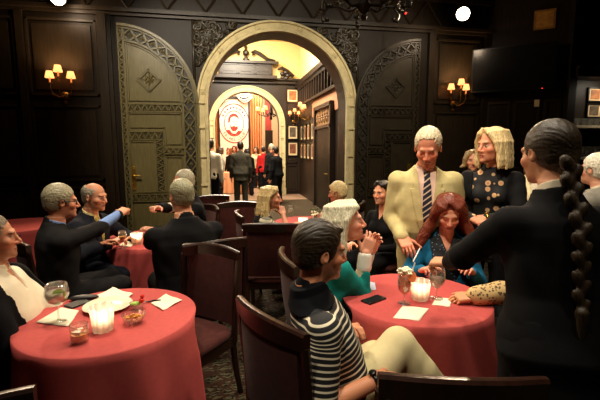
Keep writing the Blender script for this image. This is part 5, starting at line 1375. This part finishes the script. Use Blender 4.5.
def vest(m, off=.022):
    def go(p):
        B = Field(); torso_field(B, p, off, -.13, .44); B.sub(vcut(p, -.13, .45, .0, .05), .006)
        for sd in (1, -1): B.sub(p_ell(p.MT, (sd*.19, .01, .36), (.07, .12, .1)), .01)
        B.post.append(wrinkle(.003, 1, 9)); V, Q = B.mesh(p.ch); mesh_np('vest', V, Q, m, p.root)
    return go
p = person('blonde woman in a striped top and black vest holding a small glass', at(271, 198, 4.15), -76, sex='f', lean=10, hy=-8, hp=2, hs=1.08, skin=(222, 152, 118), lips=(190, 90, 80), brow=(140, 110, 70), hair=hair_locks(hair_mat('honey_blonde_hair', (194, 166, 112)), length=.15, flare=.03, vol=.08, seed=3, part=.01, amp=.002, sweep=92),
    wr=at(283, 214, 4.15), wl=cw(-.02, 4.45, .80), hand_r='grip', er=(.8, -.2, -1), nr=cw(-.3, 1, 0), outfit=[striped(STRT, sleeve=.9, name='striped_top'), vest(BLK), trousers(BLK), shoes(SHOE)])
seat_chair(p, 'chair under the blonde woman in a striped top')
gl = tumbler('small_glass', 'small clear glass raised by the woman in a striped top', at(291, 209, 4.15)-Vector((0, 0, .04)), .03, .085, LIQ, .5)
# 7 lady opposite
p = person('woman with short blonde hair facing the striped-top woman', at(337, 193, 4.95), 72, sex='f', lean=8, hp=8, hs=1.1, skin=(212, 150, 116), brow=(140, 110, 70), hair=hair_short(hair_mat('pale_blonde_hair', (214, 188, 132)), top=.036, side=.022, nape=-.1, parting=.02), det=1,
    wr=cw(.36, 4.95, .80), wl=cw(.32, 4.78, .80), outfit=[shirt(BLK, collar=False, name='top'), trousers(BLK), shoes(SHOE)])
seat_chair(p, 'chair under the woman with short blonde hair')
# 8 woman in teal
p = person('white-haired woman in a teal jacket with clasped hands', at(346, 222, 2.50), -78, sex='f', lean=13, hy=-14, hp=-6, hr=0, hs=1.06, skin=(218, 152, 122), lips=(180, 80, 80), brow=(150, 130, 110), hair=hair_locks(hair_mat('white_blonde_hair', (206, 198, 168)), length=.15, flare=.02, vol=.06, seed=7, top=.016, part=-.01, r0=.018, sweep=86, n=80),
    wr=at(365, 253, 2.46), wl=at(369, 252, 2.52), fr=(.42, .12, .9), fl=(.42, -.12, .9), nr=cw(.1, 1, .1), nl=cw(.1, -1, .1), hand_r='relaxed', hand_l='relaxed', er=(.25, -.5, -1.1), el=(-.3, -.3, -1.1),
    outfit=[shirt(WSH, sleeve=1.93, collar=False, name='blouse'), jacket(TEAL, off=.024, v=(-.14, .05, .05), sleeve=1.72, lapel=False), trousers(BLK), shoes(SHOE)])
for sd in (1, -1):
    a, w = p.el[sd], p.wr[sd]; B = Field(); B.add(p_cap(a+(w-a)*.68, a+(w-a)*.92, .047, .043), 0); B.sub(p_cap(a+(w-a)*.9, a+(w-a)*1.1, .03, .034), .004); V, Q = B.mesh(.006); props(mesh_np('cuff', V, Q, cloth('white_cuff', (226, 226, 214), var=.03), p.root), 'turned-back white cuff')
seat_chair(p, 'chair under the white-haired woman in teal')
# 9 man in the striped polo
POLO = mat_bands('navy_white_stripes', (14, 14, 18), (226, 214, 186), 41., .68)
p = person('man in a navy and white striped polo shirt sitting with crossed legs', at(321, 252, 1.70), -82, lean=-15, hy=8, hp=6, hf=.05, shoulders=1.08, skin=(206, 136, 98), brow=(40, 30, 24), stubble=.35, lips=(160, 90, 76), hair=hair_short(hair_mat('dark_brown_hair', (44, 34, 22)), top=.022, side=.011, nape=-.085, parting=-.02),
    wr=at(379, 379, 1.52), fr=cw(.9, .3, -.3), wl=at(340, 331, 1.80), hand_l='relaxed', hand_r='relaxed', er=(.25, -.4, -1), el=(-.7, -.3, -1), belly=.02,
    knees=(cw(.47, 1.80, .72), cw(.40, 1.98, .56)), ankles=(cw(.77, 1.74, .36), cw(.44, 1.96, .09)), outfit=[striped(POLO, sleeve=.82, collar=cloth('navy_knit', (16, 16, 20))), trousers(KHAKI, off=.018), shoes(SHOE)])
watch(p, 1, BLACK); c_ = seat_chair(p, 'chair whose dark curved back is behind the striped polo shirt', .02); c_.location = cw(.06, 1.70); c_.rotation_euler = (0, 0, R_(-52)-YAW); PSTR = p
# 10 dark-haired woman behind
p = person('smiling dark-haired woman in black sitting behind the clasped hands', at(382, 193, 4.1), 132, sex='f', hy=0, hp=2, lean=4, skin=(208, 140, 106), smile=.9, hair=hair_locks(hair_mat('black_brown_hair', (36, 26, 20)), length=.2, vol=.05, seed=9, sweep=100), outfit=[shirt(BLK, collar=False, name='dress_top', vneck=(.36, .5, .06)), trousers(BLK), shoes(SHOE)])
seat_chair(p, 'chair under the smiling dark-haired woman')
# 11 man in the tan suit
REP = mat_bands('striped_silk_tie', (22, 22, 40), (206, 178, 150), 24., .74)
p = person('white-haired man standing in a tan suit and striped tie', at(428, 148, 3.12), 172, 'stand', lean=4, hy=-14, hp=26, hs=1.1, hf=.02, skin=(214, 136, 104), brow=(190, 170, 140), lips=(170, 90, 80), eyes='closed', smile=.8, belly=.035, shoulders=1.1, hair=hair_short(hair_mat('white_hair', (206, 190, 156)), top=.016, side=.009, hl=.026),
    wr=at(403, 238, 3.02), er=(.25, -.7, -.6), hand_r='relaxed', outfit=[shirt(PSH), jacket(TAN, off=.026, v=(-.02, .062, .012), hem=-.22), tie(REP, zlo=-.1), trousers(TAN), shoes(SHOE)])
# 12 red-haired woman
p = person('red-haired woman in a blue cardigan looking down at the table', at(449, 214, 2.92), 172, sex='f', lean=10, hy=-6, hp=23, hs=1.04, skin=(222, 152, 122), eyes='closed', lips=(176, 84, 80), brow=(120, 70, 40), hair=hair_locks(hair_mat('auburn_hair', (104, 44, 26)), length=.26, flare=.12, vol=.22, seed=11, top=.03, r0=.02, n=96, wave=.008, amp=.0024, sweep=70),
    wr=cw(.86, 2.72, .80), wl=cw(1.18, 2.68, .80), hand_r='pinch', outfit=[shirt(mat_spots('black_blue_print', (16, 16, 20), (90, 120, 140), 42, .2), collar=False, name='blouse', vneck=(.34, .5, .06)), jacket(SKY, off=.022, v=(-.14, .07, .06), lapel=False, collar=False, name='cardigan'), trousers(BLK), shoes(SHOE)])
seat_chair(p, 'chair under the red-haired woman'); PRED = p
h_ = p.root.matrix_basis @ p.wr[1] if False else Matrix.Translation(p.loc) @ Matrix.Rotation(p.rot, 4, 'Z') @ p.wr[1]
g = Geo(); a = at(413, 262, 2.68); b = at(420, 248, 2.74); g.tube([a, a+(b-a)*.06, b], [.0015, .0045, .0045], 8); props(g.build('pen', mat('white_pen', (220, 216, 206), .3, var=0), None, smooth=True), 'white pen in the red-haired woman\'s hand', 'pen')
# 13 blonde standing
p = person('blonde woman standing in a black jacket over a flowered blouse', at(492, 146, 3.22), 148, 'stand', sex='f', hy=-40, hp=2, hs=1.1, skin=(216, 144, 110), lips=(180, 80, 76), brow=(130, 96, 60), hair=hair_locks(hair_mat('golden_blonde_hair', (212, 184, 132)), length=.10, flare=.012, vol=.07, seed=13, part=.016, r0=.017, n=60, sweep=60),
    wr=at(474, 219, 2.98), wl=at(484, 218, 3.0), er=(1, -.3, -.4), el=(-1, -.3, -.4), hand_r='relaxed', hand_l='relaxed', shoulders=1.06,
    outfit=[shirt(mat_spots('rose_print', (14, 13, 14), (214, 168, 120), 15, .3, centre=(190, 70, 50)), collar=False, name='flowered_blouse', z0=-.25), jacket(BLK, off=.024, v=(-.2, .05, .075), lapel=False, collar=False), trousers(BLK), shoes(SHOE)])
watch(p, -1, GOLD)
# 14, 18 guests behind
p = person('guest with short curly grey hair half hidden by the standing blonde', at(473, 161, 4.4), 160, 'stand', sex='f', det=2, skin=(206, 140, 108), hair=hair_locks(hair_mat('curly_ash_hair', (150, 118, 76)), length=.02, wave=.01, n=40, vol=.05, seed=17), outfit=[shirt(BLK, collar=False, name='top'), trousers(BLK), shoes(SHOE)])
p = person('guest in a cream jacket standing between the blonde and the waitress', at(541, 157, 3.5), 165, 'stand', sex='f', det=2, skin=(206, 140, 108), hair=hair_locks(hair_mat('brown_hair', (70, 48, 30)), length=.08, seed=19), outfit=[shirt(WSH, collar=False, name='top'), jacket(CREAM, off=.03, v=(-.1, .05, .02), lapel=False), trousers(BLK), shoes(SHOE)])
# 15 the waitress
def hair_braid(m):
    def go(p):
        H = p.MH; B = cap_field(p, .014, .010); B.sub(p_ell(H, (0, .118, -.03), (.098, .098, .118)), .008)
        for sd in (1, -1): B.sub(p_ell(H, (sd*.09, .0, -.018), (.03, .024, .03)), .006)
        B.sub(p_box(H, (0, .05, -.2), (.3, .12, .1), .001), .01)
        B.add(p_ell(H, (0, -.085, -.05), (.04, .035, .05)), .02); s = p.s
        c0 = H @ Vector((0, -.112, -.05)); n = 16; up = (p.MT.to_3x3() @ Vector((0, 0, 1))).normalized()
        for i in range(n+1):
            t = i/n; z = c0.z-.030*i*s; zz = (z-p.hip.z)/up.z; yb = zz*up.y-float(np.interp(zz/s, [r[0] for r in p.rings], [r[2]-r[3] for r in p.rings]))*s-.045; c = Vector((0, min(c0.y-.03*math.sin(min(1, t*3)*1.5), yb), z)); k = 1-.4*t
            if i < n: B.add(p_ell(Matrix.Translation(c), ((.012 if i % 2 else -.012)*k, 0, 0), (.023*k, .022*k, .037), Matrix.Rotation(R_(32 if i % 2 else -32), 3, 'Y')), .014)
        B.add(p_cap(c+Vector((0, 0, .02)), c+Vector((0, -.005, -.08)), .02, .008), .006)
        B.post.append(strand_post(p, .0014, 'f')); return [('hair', B, m)]
    return go
p = person('waitress in a black jacket with a long dark braid', at(547, 154, 1.56), -2, 'stand', sex='f', lean=9, twist=0, hy=15, hp=8, hs=.95, skin=(202, 138, 100), brow=(40, 28, 20), hf=.01, hair=hair_braid(hair_mat('dark_braid_hair', (54, 42, 28))), shoulders=1.0,
    wl=at(450, 262, 1.96), el=(-.8, -.1, -.6), hand_l='grip', fl=cw(-.6, .55, -.15), nl=cw(.15, .2, -1), outfit=[shirt(WSH), jacket(BLK, off=.02, v=(.1, .04, 0), hem=-.26, collar=False), trousers(BLK), shoes(SHOE)])
PW = p
# 16 guest in the patterned blouse
p = person('guest in a tan patterned blouse hidden behind the waitress, hand on the table', at(545, 226, 2.42), 76, sex='f', lean=10, hp=8, skin=(206, 140, 100), hair=hair_locks(hair_mat('brown_hair', (0, 0, 0)), length=.08, seed=21),
    wl=onz(470, 297, .79), el=(-.6, -.6, -.9), hand_l='relaxed', outfit=[shirt(mat_spots('tan_animal_print', (200, 168, 112), (96, 68, 42), 60, .36), off=.034, collar=False, name='patterned_blouse', wr=.004), trousers(BLK), shoes(SHOE)])
seat_chair(p, 'dark chair under the guest in the patterned blouse')
g = Geo(); w_ = p.wr[-1]; d_ = (p.wr[-1]-p.el[-1]).normalized(); g.M = Matrix.Translation(w_+d_*.105) @ d_.to_track_quat('Z', 'Y').to_matrix().to_4x4(); g.lathe([(.012, -.002), (.0135, -.002), (.0135, .002), (.012, .002)], n=14); extra(p, 'ring', g, GOLD)
# 17 guest at the bar
p = person('white-haired guest in a grey jacket standing at the bar', at(595, 170, 3.1), 24, 'stand', det=1, skin=(210, 150, 120), hair=hair_short(hair_mat('snow_hair', (222, 206, 184)), top=.02, side=.016), outfit=[shirt(WSH), jacket(GREY, off=.03), trousers(DARK), shoes(SHOE)])
# ---- guests in the hall and the bright room
def far(label, px, py, d, phi, sex, outfit, hair, skin=(206, 140, 106), **k): return person(label, at(px, py, d), phi, 'stand', sex=sex, det=3, skin=skin, hair=hair, outfit=outfit, group=None, **k)
hs_ = lambda n, c: hair_short(hair_mat(n, c)); hl_ = lambda n, c, L=.1: hair_locks(hair_mat(n, c), length=L, n=24, r0=.026)
REDJ = cloth('red_wool', (176, 34, 34)); SHAWL = cloth('silver_shawl', (150, 142, 128))
p = far('waiter in a white shirt and black trousers seen from behind in the hall', 210.5, 145, 9.7, -6, 'm', [shirt(WSH, off=.02), trousers(BLK, off=.022), shoes(SHOE)], hs_('dark_hair', (40, 30, 22)))
p = far('man in a dark grey suit walking away down the middle of the hall', 240.5, 146.5, 11.3, 4, 'm', [shirt(WSH), jacket(cloth('grey_green_suiting', (62, 58, 48)), off=.03, hem=-.24), trousers(cloth('grey_green_suiting', (0, 0, 0)), off=.024), shoes(SHOE)], hs_('dark_hair', (0, 0, 0)), belly=.02)
p = far('woman with a silver shawl over black standing by the waiter', 221, 151, 13.0, -60, 'f', [shirt(SHAWL, off=.04, sleeve=1.4, collar=False, name='shawl', z0=-.2), trousers(BLK, off=.04), shoes(SHOE)], hl_('brown_hair', (0, 0, 0), .04))
p = far('woman in a red jacket and black skirt in the bright room', 263, 150, 14.7, 20, 'f', [shirt(REDJ, off=.035, collar=False, name='red_jacket', z0=-.16), trousers(BLK, off=.04), shoes(SHOE)], hs_('dark_hair', (0, 0, 0)))
p = far('man in black standing by the stone jamb of the inner arch', 274.5, 151, 11.7, 62, 'm', [shirt(BLK, off=.025), trousers(BLK, off=.024), shoes(SHOE)], hs_('dark_hair', (0, 0, 0)))
p = far('grey-haired guest behind the man in black', 271, 148, 13.4, 40, 'm', [shirt(WSH), jacket(DARK, off=.03), trousers(DARK), shoes(SHOE)], hs_('silver_hair', (0, 0, 0)))
p = far('brown-haired guest at the near end of the buffet', 229, 151, 15.6, 150, 'f', [shirt(BLK, collar=False, name='top'), trousers(BLK), shoes(SHOE)], hl_('chestnut_hair', (120, 70, 40)))
p = far('auburn guest behind the buffet, beside the suited man\'s shoulder', 234.5, 149, 16.6, 170, 'f', [shirt(cloth('rust_cloth', (140, 70, 40)), collar=False, name='top'), trousers(BLK), shoes(SHOE)], hl_('auburn_hair', (0, 0, 0)))
p = far('dark-haired guest in black on the other side of the suited man', 247, 152, 13.9, 30, 'f', [shirt(BLK, off=.03, collar=False, name='top'), trousers(BLK, off=.03), shoes(SHOE)], hl_('black_brown_hair', (0, 0, 0)))
p = far('guest in a pale top between the suited man and the red jacket', 256, 150, 16.4, 160, 'f', [shirt(CREAM, off=.03, collar=False, name='top'), trousers(DARK, off=.03), shoes(SHOE)], hl_('brown_hair', (0, 0, 0)))
print('SHORT', SHORT_ARMS)
# ------------------------------------------------------------------ cloth gives way where a chair is tucked under the table
CH = [o for o in bpy.data.objects if o.name.startswith('dining_chair')]
for tc_ in [o for o in bpy.data.objects if o.name.startswith('tablecloth')]:
    Mt = Matrix.Translation(tc_.location) @ Matrix.Rotation(tc_.rotation_euler.z, 4, 'Z'); Mti = Mt.inverted()
    for ch in CH:
        Mc = Matrix.Translation(ch.location) @ Matrix.Rotation(ch.rotation_euler.z, 4, 'Z'); Mci = Mc.inverted(); cc = Mci @ tc_.location
        if cc.xy.length > 1.1: continue
        for v in tc_.data.vertices:
            q = Mci @ (Mt @ v.co); z = q.z
            if z > .74: continue
            if cc.y > .2 and abs(q.x) < .32 and -.3 < q.y < .27:
                k = min(1, (.74-z)/.2)*min(1, (.34-abs(q.x))/.07); q.y = q.y+(.27-q.y)*k; v.co = Mti @ (Mc @ q)
# ------------------------------------------------------------------ light, camera
def light(kind, loc, e, col=(1, .8, .6), size=.5, aim=None, name='lamp', spread=None):
    l = bpy.data.lights.new(name, kind); l.energy = e; l.color = col
    if kind == 'AREA': l.size = size; l.shape = 'DISK'
    else: l.shadow_soft_size = size
    o = bpy.data.objects.new(name, l); COL.objects.link(o); o.location = loc
    if aim is not None: o.rotation_euler = (Vector(aim)-Vector(loc)).to_track_quat('-Z', 'Y').to_euler()
    return o
WARM = (1, .88, .69)
def down(loc, e, aim, ang=95, r=.12):
    o = light('SPOT', loc, e, WARM, r, aim); o.data.spot_size = R_(ang); o.data.spot_blend = .8
down(cw(-1.3, 2.7, 4.6), 330, cw(-.9, 2.0, .8)); down(cw(.9, 2.9, 4.6), 230, cw(.7, 2.2, .8)); down(cw(1.5, .8, 4.5), 170, cw(.2, 1.8, 1.15), 40); down(cw(.1, .6, 4.5), 460, cw(1.25, 3.2, 1.65), 38); down(cw(-.7, .3, 4.5), 230, cw(.1, 1.65, 1.1), 34); down(cw(-2.3, 1.6, 4.5), 120, cw(-1.7, 3.4, 1.1), 46)  # spots on the striped-polo man are unseen fill, added to light him
down(cw(.2, 2.2, 4.7), 150, cw(.2, 3.4, .6)); down(cw(-1.7, 3.2, 4.7), 110, cw(-1.5, 4.2, .8)); down(cw(1.3, 3.4, 4.7), 170, cw(1.1, 4.2, .8))
down((AX-2.2, 3.6, 4.6), 560, (AX-1.3, WY, 2.3), 60); down((AX+1.6, 3.6, 4.6), 300, (AX+1.9, WY, 2.3), 60)  # unseen spots added to bring out the carving of the door leaves
down((AX, 3.6, 4.6), 260, (AX, WY, 3.5), 80)  # unseen spot added to brighten the arch and cornice
# the hall and the bright room
light('AREA', (.9, 10.6, 5.2), 560, (1, .9, .72), 1.6, (.9, 10.6, 0))
light('POINT', (.4, 12.2, 4.7), 300, (1, .9, .72), .3)
light('AREA', (.8, 16.6, 4.9), 420, (1, .86, .68), 2.0, (.8, 16.8, 0))
light('POINT', (1.0, 15.6, 3.9), 170, (1, .85, .66), .3)
light('AREA', (7.1, 6.2, 2.85), 9, WARM, .5, (7.1, 6.5, 1.8))
w = bpy.data.worlds.new('World'); SC.world = w; w.use_nodes = True; w.node_tree.nodes['Background'].inputs[0].default_value = (.9, .6, .4, 1); w.node_tree.nodes['Background'].inputs[1].default_value = .02
cam = bpy.data.cameras.new('camera'); co = bpy.data.objects.new('camera', cam); COL.objects.link(co)
cam.sensor_width = 36; cam.lens = F/600*36; cam.clip_start = .05; cam.clip_end = 100
co.location = (0, 0, CAMH); co.rotation_euler = (math.pi/2-TILT, 0, -YAW); SC.camera = co
SC.view_settings.view_transform = 'Standard'; SC.view_settings.look = 'None'; SC.view_settings.exposure = 0.12; SC.view_settings.gamma = 1.0
try: SC.view_settings.use_curve_mapping = False
except Exception: pass
SC.cycles.max_bounces = 8; SC.cycles.transparent_max_bounces = 32; SC.cycles.caustics_reflective = False; SC.cycles.caustics_refractive = False
SC.cycles.sample_clamp_indirect = 4.0
